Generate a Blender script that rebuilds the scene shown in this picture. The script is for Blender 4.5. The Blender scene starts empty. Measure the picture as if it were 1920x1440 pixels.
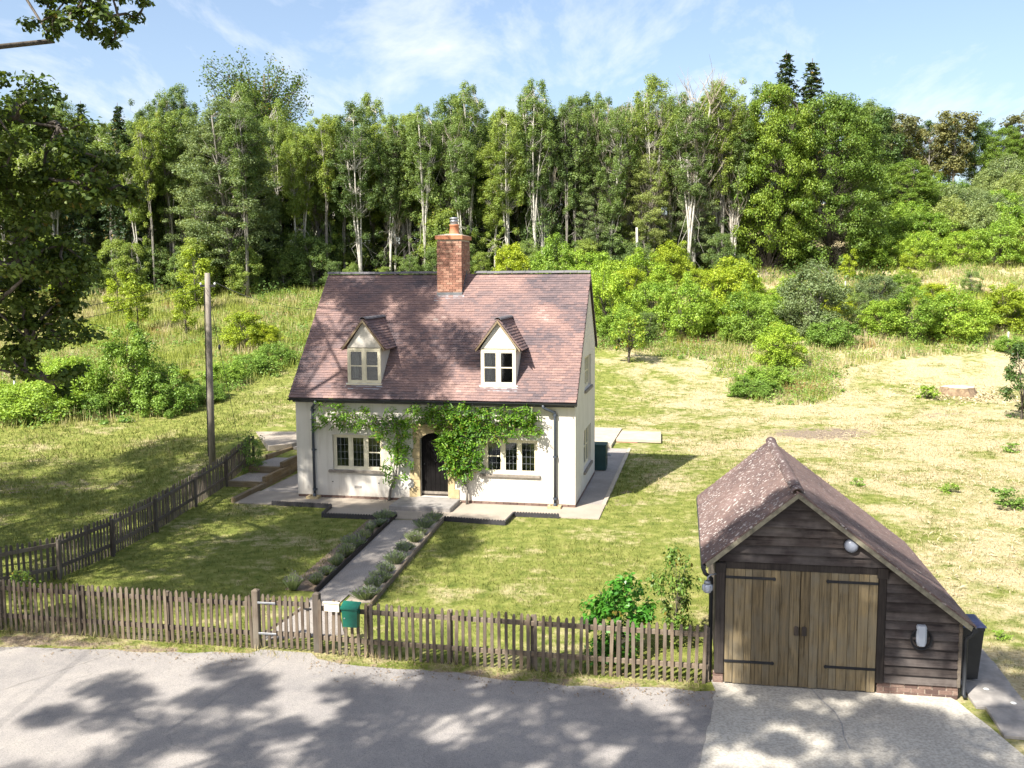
import bpy, math, random
import numpy as np
from mathutils import Matrix, Vector
from mathutils.geometry import tessellate_polygon

random.seed(7)
RNG = np.random.default_rng(11)
R = math.radians
scene = bpy.context.scene
COL = scene.collection

# ------------------------------------------------------------------ camera
CAM_H = 7.0
PITCH, ROLL = R(6.31), R(-0.34)
cam_data = bpy.data.cameras.new('camera')
cam_data.sensor_fit = 'HORIZONTAL'
cam_data.sensor_width = 36.0
cam_data.lens = 36.0 * 1795.246 / 1920.0
cam_data.clip_start, cam_data.clip_end = 0.1, 3000.0
cam = bpy.data.objects.new('camera', cam_data)
COL.objects.link(cam)
_r, _f, _u = Vector((1, 0, 0)), Vector((0, math.cos(PITCH), -math.sin(PITCH))), Vector((0, math.sin(PITCH), math.cos(PITCH)))
_rr = _r * math.cos(ROLL) + _u * math.sin(ROLL)
_uu = _u * math.cos(ROLL) - _r * math.sin(ROLL)
_m = Matrix((_rr, _uu, -_f)).transposed().to_4x4()
_m.translation = Vector((0, 0, CAM_H))
cam.matrix_world = _m
scene.camera = cam

# ------------------------------------------------------------------ light
SUN_TRAVEL = Vector((4.7, 5.2, -7.2)).normalized()      # direction the sunlight travels
SUN_ELEV = math.asin(-SUN_TRAVEL.z)
SUN_STRENGTH, SKY_STRENGTH, EXPOSURE = 5.0, 0.09, 1.32

world = bpy.data.worlds.new('World')
scene.world = world
world.use_nodes = True
wn, wl = world.node_tree.nodes, world.node_tree.links
for n in list(wn):
    wn.remove(n)
w_out = wn.new('ShaderNodeOutputWorld')
w_bg = wn.new('ShaderNodeBackground')
w_bg.inputs['Strength'].default_value = SKY_STRENGTH
w_sky = wn.new('ShaderNodeTexSky')
w_sky.sky_type = 'NISHITA'
w_sky.sun_disc = False
w_sky.sun_elevation = SUN_ELEV
w_sky.sun_rotation = math.atan2(-SUN_TRAVEL.x, -SUN_TRAVEL.y)
w_sky.air_density, w_sky.dust_density, w_sky.ozone_density = 1.0, 2.2, 1.6
# thin cirrus: stretched noise on the plane of a high cloud layer
w_tc = wn.new('ShaderNodeTexCoord')
w_sep = wn.new('ShaderNodeSeparateXYZ')
wl.new(w_tc.outputs['Generated'], w_sep.inputs[0])
w_den = wn.new('ShaderNodeMath'); w_den.operation = 'ADD'; w_den.inputs[1].default_value = 0.16
w_abs = wn.new('ShaderNodeMath'); w_abs.operation = 'ABSOLUTE'
wl.new(w_sep.outputs['Z'], w_abs.inputs[0]); wl.new(w_abs.outputs[0], w_den.inputs[0])
w_dx = wn.new('ShaderNodeMath'); w_dx.operation = 'DIVIDE'
w_dy = wn.new('ShaderNodeMath'); w_dy.operation = 'DIVIDE'
wl.new(w_sep.outputs['X'], w_dx.inputs[0]); wl.new(w_den.outputs[0], w_dx.inputs[1])
wl.new(w_sep.outputs['Y'], w_dy.inputs[0]); wl.new(w_den.outputs[0], w_dy.inputs[1])
w_cmb = wn.new('ShaderNodeCombineXYZ')
wl.new(w_dx.outputs[0], w_cmb.inputs[0]); wl.new(w_dy.outputs[0], w_cmb.inputs[1])
w_map = wn.new('ShaderNodeMapping')
w_map.inputs['Rotation'].default_value = (0, 0, R(-32))
w_map.inputs['Location'].default_value = (-2.2, 1.1, 0)
w_map.inputs['Scale'].default_value = (1.9, 0.85, 1)
wl.new(w_cmb.outputs[0], w_map.inputs[0])
w_n1 = wn.new('ShaderNodeTexNoise'); w_n1.inputs['Scale'].default_value = 1.15
w_n1.inputs['Detail'].default_value = 9; w_n1.inputs['Roughness'].default_value = 0.62; w_n1.inputs['Distortion'].default_value = 0.35
wl.new(w_map.outputs[0], w_n1.inputs['Vector'])
w_r1 = wn.new('ShaderNodeValToRGB')
w_r1.color_ramp.elements[0].position, w_r1.color_ramp.elements[1].position = 0.49, 0.72
w_r1.color_ramp.elements[0].color = (0.08, 0.08, 0.08, 1)
wl.new(w_n1.outputs['Fac'], w_r1.inputs[0])
w_fac = wn.new('ShaderNodeMath'); w_fac.operation = 'MULTIPLY'; w_fac.inputs[1].default_value = 0.8
wl.new(w_r1.outputs['Color'], w_fac.inputs[0])
w_mix = wn.new('ShaderNodeMix'); w_mix.data_type = 'RGBA'
wl.new(w_fac.outputs[0], w_mix.inputs['Factor'])
wl.new(w_sky.outputs[0], w_mix.inputs[6])
w_mix.inputs[7].default_value = (5.6, 5.7, 6.0, 1)
wl.new(w_mix.outputs[2], w_bg.inputs['Color'])
wl.new(w_bg.outputs[0], w_out.inputs[0])

sun_data = bpy.data.lights.new('sun', 'SUN')
sun_data.energy, sun_data.angle, sun_data.color = SUN_STRENGTH, R(0.53), (1.0, 0.95, 0.86)
sun = bpy.data.objects.new('sun', sun_data)
COL.objects.link(sun)
sun.rotation_euler = SUN_TRAVEL.to_track_quat('-Z', 'Y').to_euler()
sun.location = (-20, -20, 40)

scene.view_settings.view_transform = 'Standard'
scene.view_settings.look = 'None'
scene.view_settings.gamma = 1.0
scene.view_settings.exposure = EXPOSURE
scene.view_settings.use_curve_mapping = False
scene.render.engine = 'CYCLES'
scene.cycles.max_bounces = 6
scene.cycles.transparent_max_bounces = 8
scene.cycles.diffuse_bounces = 3
scene.cycles.glossy_bounces = 2
scene.cycles.transmission_bounces = 3
scene.cycles.use_denoising = True
scene.cycles.caustics_reflective = scene.cycles.caustics_refractive = False

# ------------------------------------------------------------------ materials
class NT:
    def __init__(self, name):
        self.m = bpy.data.materials.new(name)
        self.m.use_nodes = True
        self.t = self.m.node_tree
        self.n, self.l = self.t.nodes, self.t.links
        self.b = self.n['Principled BSDF']
        self.out = self.n['Material Output']
        self.b.inputs['Roughness'].default_value = 0.8
    def node(self, t, **k):
        n = self.n.new(t)
        for a, v in k.items():
            setattr(n, a, v)
        return n
    def link(self, a, b):
        self.l.new(a, b)
    def pos(self, obj=False):
        if obj:
            return self.node('ShaderNodeTexCoord').outputs['Object']
        return self.node('ShaderNodeNewGeometry').outputs['Position']
    def noise(self, vec, scale, detail=4, rough=0.55, dist=0.0):
        n = self.node('ShaderNodeTexNoise')
        n.inputs['Scale'].default_value = scale
        n.inputs['Detail'].default_value = detail
        n.inputs['Roughness'].default_value = rough
        n.inputs['Distortion'].default_value = dist
        if vec is not None:
            self.link(vec, n.inputs['Vector'])
        return n.outputs['Fac']
    def mapping(self, vec, scale=(1, 1, 1), rot=(0, 0, 0), loc=(0, 0, 0)):
        n = self.node('ShaderNodeMapping')
        n.inputs['Scale'].default_value = scale
        n.inputs['Rotation'].default_value = rot
        n.inputs['Location'].default_value = loc
        self.link(vec, n.inputs[0])
        return n.outputs[0]
    def attr(self, name):
        return self.node('ShaderNodeAttribute', attribute_name=name).outputs['Fac']
    def objrand(self):
        return self.node('ShaderNodeObjectInfo').outputs['Random']
    def math(self, op, a, b=None, clamp=False):
        n = self.node('ShaderNodeMath', operation=op)
        n.use_clamp = clamp
        for i, v in enumerate((a, b)):
            if v is None:
                continue
            if isinstance(v, (int, float)):
                n.inputs[i].default_value = v
            else:
                self.link(v, n.inputs[i])
        return n.outputs[0]
    def ramp(self, fac, stops):
        n = self.node('ShaderNodeValToRGB')
        cr = n.color_ramp
        while len(cr.elements) < len(stops):
            cr.elements.new(0.5)
        for e, (p, c) in zip(cr.elements, stops):
            e.position = p
            e.color = (c if isinstance(c, tuple) else (c, c, c)) + (1,)
        self.link(fac, n.inputs[0])
        return n.outputs['Color']
    def mix(self, fac, a, b, blend='MIX'):
        n = self.node('ShaderNodeMix', data_type='RGBA', blend_type=blend)
        if isinstance(fac, (int, float)):
            n.inputs['Factor'].default_value = fac
        else:
            self.link(fac, n.inputs['Factor'])
        for s, v in ((6, a), (7, b)):
            if isinstance(v, tuple):
                n.inputs[s].default_value = v + (1,)
            else:
                self.link(v, n.inputs[s])
        return n.outputs[2]
    def bump(self, h, strength=0.4, dist=0.02):
        n = self.node('ShaderNodeBump')
        n.inputs['Strength'].default_value = strength
        n.inputs['Distance'].default_value = dist
        self.link(h, n.inputs['Height'])
        self.link(n.outputs[0], self.b.inputs['Normal'])
    def base(self, c):
        if isinstance(c, tuple):
            self.b.inputs['Base Color'].default_value = c + (1,)
        else:
            self.link(c, self.b.inputs['Base Color'])

M = {}

def mat_plain(name, c, rough=0.6, metal=0.0, var=0.12, scale=6.0, bump=0.15, spec=0.5):
    t = NT(name)
    p = t.pos(True)
    n = t.noise(p, scale, 5, 0.6)
    lo = tuple(x * (1 - var) for x in c)
    hi = tuple(min(1, x * (1 + var)) for x in c)
    t.base(t.ramp(n, [(0.3, lo), (0.7, hi)]))
    t.b.inputs['Roughness'].default_value = rough
    t.b.inputs['Metallic'].default_value = metal
    t.b.inputs['Specular IOR Level'].default_value = spec
    if bump:
        t.bump(t.noise(p, scale * 12, 3), bump, 0.004)
    M[name] = t.m

def mat_wood(name, dark, light, grey, axis=2, rough=0.85, greyness=0.5):
    t = NT(name)
    p = t.pos(True)
    sc = [26, 26, 26]
    sc[axis] = 1.3
    rnd = t.objrand()
    off = t.node('ShaderNodeVectorMath', operation='ADD')
    cmb = t.node('ShaderNodeCombineXYZ')
    r10 = t.math('MULTIPLY', rnd, 37.0)
    for i in range(3):
        t.link(r10, cmb.inputs[i])
    t.link(p, off.inputs[0]); t.link(cmb.outputs[0], off.inputs[1])
    v = t.mapping(off.outputs[0], tuple(sc))
    g = t.noise(v, 1.0, 6, 0.65, 0.6)
    col = t.ramp(g, [(0.28, dark), (0.62, light)])
    big = t.noise(off.outputs[0], 2.2, 4, 0.6)
    col = t.mix(t.math('MULTIPLY', t.ramp(big, [(0.4, 0.0), (0.65, 1.0)]), greyness), col, grey)
    tint = t.ramp(rnd, [(0.0, (0.72, 0.70, 0.68)), (0.5, (1, 1, 1)), (1.0, (1.25, 1.2, 1.1))])
    col = t.mix(1.0, col, tint, 'MULTIPLY')
    t.base(col)
    t.b.inputs['Roughness'].default_value = rough
    t.b.inputs['Specular IOR Level'].default_value = 0.25
    t.bump(g, 0.5, 0.004)
    M[name] = t.m

def mat_leaf(name, dark, mid, light, trans=0.35, rough=0.5, objvar=0.35, warm=(0.20, 0.14, 0.03), warm_amt=0.06, seg=0.5):
    t = NT(name)
    rnd = t.attr('rnd')
    gain = {'leaf_oak': 1.15, 'leaf_wisteria': 1.1, 'leaf_glossy': 1.1, 'leaf_ash': 1.55, 'leaf_grey': 1.55, 'leaf_bush': 1.7, 'leaf_bush_yellow': 1.6, 'leaf_bramble': 1.6}.get(name, 1.45)
    dark, mid, light = (tuple(c * gain for c in q) for q in (dark, mid, light))
    col = t.ramp(rnd, [(0.0, dark), (0.55, mid), (1.0, light)])
    wm = t.ramp(rnd, [(0.0, 1.0), (warm_amt, 1.0), (warm_amt + 0.01, 0.0)])
    col = t.mix(wm, col, warm)
    big = t.noise(t.pos(True), seg, 3)
    col = t.mix(t.ramp(big, [(0.35, 0.0), (0.7, 0.45)]), col, light)
    o = t.objrand()
    tint = t.ramp(o, [(0.0, (1 - objvar, 1 - objvar * 0.9, 1 - objvar * 0.6)), (0.5, (1, 1, 1)), (1.0, (1 + objvar, 1 + objvar * 0.6, 1 - objvar * 0.4))])
    col = t.mix(1.0, col, tint, 'MULTIPLY')
    t.base(col)
    t.b.inputs['Roughness'].default_value = rough
    t.b.inputs['Specular IOR Level'].default_value = 0.35
    tr = t.node('ShaderNodeBsdfTranslucent')
    tc = t.mix(1.0, col, (1.2, 1.12, 0.65), 'MULTIPLY')
    t.link(tc, tr.inputs['Color'])
    ms = t.node('ShaderNodeMixShader')
    ms.inputs[0].default_value = trans
    t.link(t.b.outputs[0], ms.inputs[1]); t.link(tr.outputs[0], ms.inputs[2])
    t.link(ms.outputs[0], t.out.inputs['Surface'])
    M[name] = t.m

def mat_bark(name, a, b, scale=3.0, bump=0.6):
    t = NT(name)
    p = t.pos(True)
    n = t.noise(t.mapping(p, (3, 3, 0.8)), scale, 6, 0.65)
    t.base(t.ramp(n, [(0.3, a), (0.68, b)]))
    t.b.inputs['Roughness'].default_value = 0.9
    t.b.inputs['Specular IOR Level'].default_value = 0.2
    t.bump(n, bump, 0.03)
    M[name] = t.m

mat_plain('gutter_black', (0.02, 0.022, 0.026), 0.45, 0, 0.2, 8, 0.1)
mat_plain('pipe_slate', (0.045, 0.055, 0.072), 0.45, 0, 0.2, 8, 0.1)
mat_plain('cream_paint', (0.66, 0.60, 0.45), 0.5, 0, 0.08, 5, 0.1)
mat_plain('lead', (0.33, 0.35, 0.38), 0.5, 0.3, 0.2, 7, 0.3)
mat_plain('lead_bar', (0.16, 0.17, 0.18), 0.5, 0.4, 0.2, 7, 0.0)
mat_plain('iron', (0.012, 0.012, 0.014), 0.6, 0.2, 0.3, 12, 0.4)
mat_plain('galvanised', (0.30, 0.31, 0.33), 0.45, 0.6, 0.2, 9, 0.2)
mat_plain('sandstone', (0.40, 0.31, 0.17), 0.9, 0, 0.3, 5, 0.5)
mat_plain('sill_stone', (0.21, 0.18, 0.15), 0.9, 0, 0.3, 7, 0.5)
mat_plain('door_black', (0.006, 0.005, 0.005), 0.85, 0, 0.35, 4, 0.3, 0.15)
mat_plain('curtain', (0.55, 0.52, 0.48), 0.9, 0, 0.15, 4, 0.2)
mat_plain('white_plastic', (0.42, 0.45, 0.50), 0.35, 0, 0.04, 3, 0.0)
mat_plain('grey_plastic', (0.24, 0.26, 0.31), 0.35, 0, 0.06, 3, 0.0)
mat_plain('bin_black', (0.018, 0.019, 0.021), 0.5, 0, 0.25, 5, 0.2)
mat_plain('bin_blue', (0.035, 0.042, 0.095), 0.45, 0, 0.2, 5, 0.1)
mat_plain('box_green', (0.005, 0.09, 0.06), 0.35, 0, 0.12, 4, 0.05)
mat_plain('boiler_green', (0.012, 0.045, 0.042), 0.5, 0, 0.2, 4, 0.1)
mat_plain('terracotta', (0.40, 0.16, 0.08), 0.8, 0, 0.2, 8, 0.3)
mat_plain('mortar', (0.40, 0.34, 0.27), 0.95, 0, 0.2, 12, 0.5)
mat_plain('plastic_edging', (0.03, 0.028, 0.032), 0.6, 0, 0.3, 9, 0.2)
mat_plain('paving_slab', (0.40, 0.34, 0.26), 0.9, 0, 0.15, 3, 0.3)
mat_plain('grey_slab', (0.26, 0.24, 0.22), 0.9, 0, 0.25, 4, 0.4)
mat_plain('wood_chip', (0.44, 0.36, 0.22), 0.95, 0, 0.3, 14, 0.5)
mat_plain('board_moss', (0.19, 0.17, 0.12), 0.9, 0, 0.45, 8, 0.5)
mat_plain('stump_bark', (0.20, 0.14, 0.085), 0.95, 0, 0.45, 5, 0.6)
mat_plain('fresh_wood', (0.62, 0.52, 0.37), 0.9, 0, 0.1, 6, 0.3)
mat_plain('dead_leaf', (0.20, 0.14, 0.08), 0.9, 0, 0.4, 14, 0.3)
mat_plain('white_tube', (0.70, 0.72, 0.68), 0.6, 0, 0.1, 3, 0.0)
mat_plain('wire', (0.03, 0.03, 0.03), 0.6, 0, 0.1, 3, 0.0)
mat_wood('picket_wood', (0.045, 0.033, 0.025), (0.15, 0.115, 0.085), (0.185, 0.16, 0.13), 2, greyness=0.55)
mat_wood('dark_picket', (0.055, 0.045, 0.038), (0.13, 0.105, 0.085), (0.16, 0.15, 0.13), 2, greyness=0.5)
mat_wood('rail_wood', (0.07, 0.055, 0.042), (0.17, 0.135, 0.10), (0.17, 0.15, 0.13), 0, greyness=0.5)
mat_wood('sleeper_wood', (0.08, 0.058, 0.035), (0.22, 0.165, 0.095), (0.22, 0.19, 0.145), 0, greyness=0.5)
mat_wood('weatherboard', (0.014, 0.011, 0.011), (0.062, 0.049, 0.045), (0.15, 0.132, 0.122), 0, greyness=0.5)
mat_wood('door_oak', (0.045, 0.036, 0.024), (0.25, 0.19, 0.105), (0.185, 0.16, 0.115), 2, greyness=0.75)
mat_wood('post_dark', (0.016, 0.013, 0.012), (0.05, 0.04, 0.035), (0.065, 0.057, 0.05), 2, greyness=0.35)
mat_wood('pole_wood', (0.10, 0.09, 0.08), (0.24, 0.215, 0.19), (0.20, 0.19, 0.18), 2, greyness=0.4)
mat_wood('verge_board', (0.14, 0.10, 0.06), (0.28, 0.21, 0.13), (0.24, 0.21, 0.16), 1, greyness=0.5)
mat_bark('bark_pale', (0.26, 0.24, 0.205), (0.56, 0.53, 0.47))
mat_bark('bark_brown', (0.05, 0.042, 0.034), (0.14, 0.12, 0.10))
mat_bark('bark_grey', (0.10, 0.09, 0.08), (0.26, 0.24, 0.21))
mat_bark('twig_grey', (0.24, 0.20, 0.16), (0.40, 0.35, 0.29))
mat_leaf('leaf_ash', (0.048, 0.088, 0.022), (0.11, 0.172, 0.045), (0.205, 0.262, 0.085), trans=.42)
mat_leaf('leaf_grey', (0.065, 0.10, 0.035), (0.14, 0.19, 0.07), (0.24, 0.285, 0.115), trans=.4)
mat_leaf('leaf_dark', (0.02, 0.045, 0.01), (0.05, 0.095, 0.02), (0.10, 0.15, 0.035))
mat_leaf('leaf_oak', (0.015, 0.035, 0.006), (0.05, 0.092, 0.013), (0.13, 0.175, 0.035), warm_amt=0.05)
mat_leaf('leaf_oak_bright', (0.035, 0.075, 0.010), (0.09, 0.16, 0.022), (0.18, 0.245, 0.04), warm_amt=0.05)  # lighter, yellower green than leaf_oak, for the far trees
mat_leaf('leaf_copper', (0.045, 0.06, 0.022), (0.105, 0.115, 0.045), (0.18, 0.175, 0.07), objvar=.2)
mat_leaf('needle', (0.010, 0.024, 0.010), (0.026, 0.050, 0.020), (0.055, 0.085, 0.030), trans=0.15, objvar=0.25)
mat_leaf('leaf_bush', (0.055, 0.11, 0.012), (0.125, 0.21, 0.024), (0.24, 0.32, 0.05), objvar=0.25)
mat_leaf('leaf_bush_yellow', (0.08, 0.13, 0.010), (0.18, 0.24, 0.018), (0.31, 0.36, 0.035), objvar=0.2)
mat_leaf('leaf_bramble', (0.05, 0.105, 0.014), (0.115, 0.20, 0.028), (0.22, 0.31, 0.06), warm=(0.26, 0.17, 0.06), seg=0.25)
mat_leaf('leaf_wisteria', (0.02, 0.075, 0.008), (0.06, 0.165, 0.014), (0.21, 0.36, 0.03), objvar=0.0, seg=0.9)
mat_leaf('leaf_glossy', (0.02, 0.085, 0.012), (0.05, 0.19, 0.02), (0.13, 0.32, 0.05), rough=0.3, objvar=0.1)
mat_leaf('leaf_lavender', (0.075, 0.105, 0.06), (0.15, 0.195, 0.105), (0.24, 0.29, 0.16), objvar=0.15, warm=(0.20, 0.17, 0.24), warm_amt=0.2)
mat_leaf('leaf_rose', (0.04, 0.10, 0.015), (0.10, 0.19, 0.03), (0.22, 0.28, 0.05), warm=(0.30, 0.19, 0.03), warm_amt=0.14)

def mat_tile(name, stops, lichen=0.0, soft=0.0):
    t = NT(name)
    rnd = t.attr('rnd')
    col = t.ramp(rnd, stops)
    p = t.pos()
    big = t.noise(p, 0.55, 5, 0.6)
    col = t.mix(t.ramp(big, [(0.4, 0.0), (0.7, 0.35)]), col, tuple(c * 1.25 + 0.03 for c in stops[len(stops) // 2][1]))
    fine = t.noise(p, 30, 4, 0.7)
    col = t.mix(t.ramp(fine, [(0.35, 0.35), (0.6, 0.0)]), col, tuple(c * 0.45 for c in stops[0][1]))
    if lichen:
        vor = t.node('ShaderNodeTexVoronoi')
        vor.inputs['Scale'].default_value = 7.0
        t.link(p, vor.inputs['Vector'])
        spot = t.ramp(vor.outputs['Distance'], [(0.17, 1.0), (0.26, 0.0)])
        vor2 = t.node('ShaderNodeTexVoronoi')
        vor2.inputs['Scale'].default_value = 13.0
        t.link(p, vor2.inputs['Vector'])
        spot2 = t.ramp(vor2.outputs['Distance'], [(0.17, 0.9), (0.26, 0.0)])
        patch = t.ramp(t.noise(p, 0.9, 4), [(0.30, 0.25), (0.5, 1.0)])
        spot = t.math('MULTIPLY', t.math('MAXIMUM', spot, spot2), patch)
        geo = t.node('ShaderNodeNewGeometry')
        nx = t.node('ShaderNodeSeparateXYZ')
        t.link(geo.outputs['True Normal'], nx.inputs[0])
        side = t.ramp(t.math('ADD', t.math('MULTIPLY', nx.outputs['X'], -0.5), 0.5), [(0.35, 0.22), (0.6, 1.0)])
        col = t.mix(t.math('MULTIPLY', t.math('MULTIPLY', spot, side), lichen), col, (0.60, 0.56, 0.52))
    t.base(col)
    t.b.inputs['Roughness'].default_value = 0.85
    t.b.inputs['Specular IOR Level'].default_value = 0.25
    t.bump(fine, 0.35, 0.004)
    M[name] = t.m

mat_tile('tile_red', [(0.0, (0.075, 0.065, 0.075)), (0.22, (0.125, 0.096, 0.10)), (0.42, (0.18, 0.122, 0.116)), (0.66, (0.235, 0.15, 0.132)), (0.87, (0.29, 0.19, 0.162)), (1.0, (0.35, 0.28, 0.25))])
mat_tile('tile_brown', [(0.0, (0.085, 0.058, 0.055)), (0.35, (0.13, 0.088, 0.08)), (0.7, (0.17, 0.115, 0.10)), (1.0, (0.215, 0.15, 0.135))], 0.62)
mat_tile('brick_red', [(0.0, (0.17, 0.085, 0.06)), (0.3, (0.25, 0.12, 0.085)), (0.65, (0.32, 0.16, 0.11)), (1.0, (0.40, 0.265, 0.19))])
mat_tile('brick_old', [(0.0, (0.085, 0.055, 0.047)), (0.5, (0.16, 0.10, 0.08)), (1.0, (0.24, 0.165, 0.13))])

def mat_render():
    t = NT('lime_render')
    p = t.pos(True)
    n = t.noise(p, 0.9, 5, 0.6)
    col = t.ramp(n, [(0.3, (0.55, 0.51, 0.45)), (0.7, (0.64, 0.60, 0.545))])
    streak = t.noise(t.mapping(p, (5, 5, 0.35)), 1.6, 5, 0.65)
    col = t.mix(t.ramp(streak, [(0.48, 0.0), (0.72, 0.55)]), col, (0.42, 0.37, 0.31))
    sx = t.node('ShaderNodeSeparateXYZ')
    t.link(p, sx.inputs[0])
    low = t.math('ADD', sx.outputs['Z'], t.math('MULTIPLY', t.noise(p, 4, 5), 0.35))
    col = t.mix(t.ramp(low, [(0.22, 0.6), (0.62, 0.0)]), col, (0.46, 0.40, 0.33))
    t.base(col)
    t.b.inputs['Roughness'].default_value = 0.93
    t.bump(t.noise(p, 26, 5, 0.65), 0.3, 0.006)
    M['lime_render'] = t.m
mat_render()

def mat_glass():
    t = NT('window_glass')
    gl = t.node('ShaderNodeBsdfGlossy')
    gl.inputs['Roughness'].default_value = 0.03
    gl.inputs['Color'].default_value = (0.9, 0.95, 1, 1)
    tr = t.node('ShaderNodeBsdfTransparent')
    tr.inputs['Color'].default_value = (0.62, 0.66, 0.66, 1)
    fr = t.node('ShaderNodeFresnel')
    fr.inputs['IOR'].default_value = 1.5
    fac = t.math('ADD', t.math('MULTIPLY', fr.outputs[0], 1.2), 0.03, True)
    ms = t.node('ShaderNodeMixShader')
    t.link(fac, ms.inputs[0]); t.link(tr.outputs[0], ms.inputs[1]); t.link(gl.outputs[0], ms.inputs[2])
    t.link(ms.outputs[0], t.out.inputs['Surface'])
    M['window_glass'] = t.m
mat_glass()

def grass_colour(t, blade=False):
    p = t.pos()
    dry, soil = t.attr('dry'), t.attr('soil')
    n1 = t.noise(p, 0.45, 5, 0.6)
    n2 = t.noise(p, 2.6, 5, 0.65)
    n3 = t.noise(t.mapping(p, (1, 1, 1)), 14.0, 4, 0.7)
    green = t.ramp(n2, [(0.3, (0.092, 0.122, 0.024)), (0.5, (0.175, 0.195, 0.045)), (0.72, (0.29, 0.285, 0.09))])
    straw = t.ramp(n3, [(0.25, (0.25, 0.195, 0.10)), (0.5, (0.40, 0.335, 0.195)), (0.75, (0.56, 0.49, 0.34))])
    d = t.math('ADD', dry, t.math('MULTIPLY', t.math('SUBTRACT', n1, 0.5), 1.9))
    d = t.math('ADD', d, t.math('MULTIPLY', t.math('SUBTRACT', n2, 0.5), 1.3))
    if blade:
        d = t.math('ADD', d, t.math('MULTIPLY', t.math('SUBTRACT', t.attr('rnd'), 0.5), 0.5))
    col = t.mix(t.ramp(d, [(0.3, 0.0), (0.75, 1.0)]), green, straw)
    if not blade:
        s = t.math('ADD', t.math('ADD', soil, t.math('MULTIPLY', t.math('SUBTRACT', n2, 0.5), 1.6)), t.math('MULTIPLY', t.math('SUBTRACT', n1, 0.5), 1.2))
        dirt = t.ramp(n3, [(0.3, (0.13, 0.10, 0.07)), (0.7, (0.30, 0.24, 0.18))])
        col = t.mix(t.ramp(s, [(0.45, 0.0), (0.7, 1.0)]), col, dirt)
    else:
        col = t.mix(1.0, col, t.ramp(t.attr('rnd'), [(0.0, (0.7, 0.72, 0.7)), (1.0, (1.25, 1.2, 1.15))]), 'MULTIPLY')
    return col, n2, n3

def mat_ground():
    t = NT('grass_ground')
    col, n2, n3 = grass_colour(t)
    t.base(col)
    t.b.inputs['Roughness'].default_value = 0.95
    t.b.inputs['Specular IOR Level'].default_value = 0.1
    t.bump(t.math('ADD', n3, n2), 0.9, 0.05)
    M['grass_ground'] = t.m
    t = NT('grass_blade')
    col, n2, n3 = grass_colour(t, True)
    t.base(col)
    t.b.inputs['Roughness'].default_value = 0.7
    t.b.inputs['Specular IOR Level'].default_value = 0.2
    tr = t.node('ShaderNodeBsdfTranslucent')
    t.link(col, tr.inputs['Color'])
    ms = t.node('ShaderNodeMixShader')
    ms.inputs[0].default_value = 0.3
    t.link(t.b.outputs[0], ms.inputs[1]); t.link(tr.outputs[0], ms.inputs[2])
    t.link(ms.outputs[0], t.out.inputs['Surface'])
    M['grass_blade'] = t.m
mat_ground()

def mat_meadow():
    t = NT('meadow_blade')
    rnd = t.attr('rnd')
    p = t.pos()
    n = t.noise(p, 0.16, 4, 0.6)
    n2 = t.noise(p, 0.6, 4, 0.6)
    green = t.ramp(rnd, [(0.0, (0.14, 0.185, 0.022)), (1.0, (0.34, 0.38, 0.055))])
    straw = t.ramp(rnd, [(0.0, (0.36, 0.29, 0.12)), (0.7, (0.50, 0.43, 0.23)), (1.0, (0.62, 0.54, 0.42))])
    col = t.mix(t.ramp(t.math('ADD', t.math('MULTIPLY', n, 0.6), t.math('MULTIPLY', n2, 0.4)), [(0.45, 0.0), (0.58, 1.0)]), green, straw)
    rust = t.ramp(t.noise(t.mapping(p, (1, 1, 1), loc=(31, 7, 3)), 0.22, 4), [(0.60, 0.0), (0.68, 0.75)])
    col = t.mix(rust, col, (0.36, 0.19, 0.07))
    t.base(col)
    tr = t.node('ShaderNodeBsdfTranslucent')
    t.link(col, tr.inputs['Color'])
    ms = t.node('ShaderNodeMixShader')
    ms.inputs[0].default_value = 0.35
    t.link(t.b.outputs[0], ms.inputs[1]); t.link(tr.outputs[0], ms.inputs[2])
    t.link(ms.outputs[0], t.out.inputs['Surface'])
    M['meadow_blade'] = t.m
mat_meadow()

def mat_hard(name, stops, scale, speck=0.3, bump=0.4, groove=None, big=0.35):
    t = NT(name)
    p = t.pos()
    a = t.noise(p, big, 5, 0.6)
    f = t.noise(p, scale, 4, 0.75)
    col = t.ramp(a, stops)
    col = t.mix(t.ramp(f, [(0.38, speck), (0.55, 0.0)]), col, tuple(c * 0.5 for c in stops[0][1]))
    col = t.mix(t.ramp(f, [(0.58, 0.0), (0.8, speck)]), col, tuple(min(1, c * 1.6) for c in stops[-1][1]))
    h = f
    if groove:
        w = t.node('ShaderNodeTexWave')
        w.bands_direction = 'Y'
        w.inputs['Scale'].default_value = groove
        w.inputs['Distortion'].default_value = 2.5
        w.inputs['Detail'].default_value = 3
        t.link(t.mapping(p, (1, 1, 1), rot=(0, 0, R(10))), w.inputs['Vector'])
        h = t.math('ADD', t.math('MULTIPLY', w.outputs['Fac'], 0.2), f)
        col = t.mix(t.ramp(w.outputs['Fac'], [(0.0, 0.14), (0.35, 0.0)]), col, tuple(c * 0.45 for c in stops[0][1]))
    t.base(col)
    t.b.inputs['Roughness'].default_value = 0.92
    t.b.inputs['Specular IOR Level'].default_value = 0.2
    t.bump(h, bump, 0.012)
    M[name] = t.m

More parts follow.
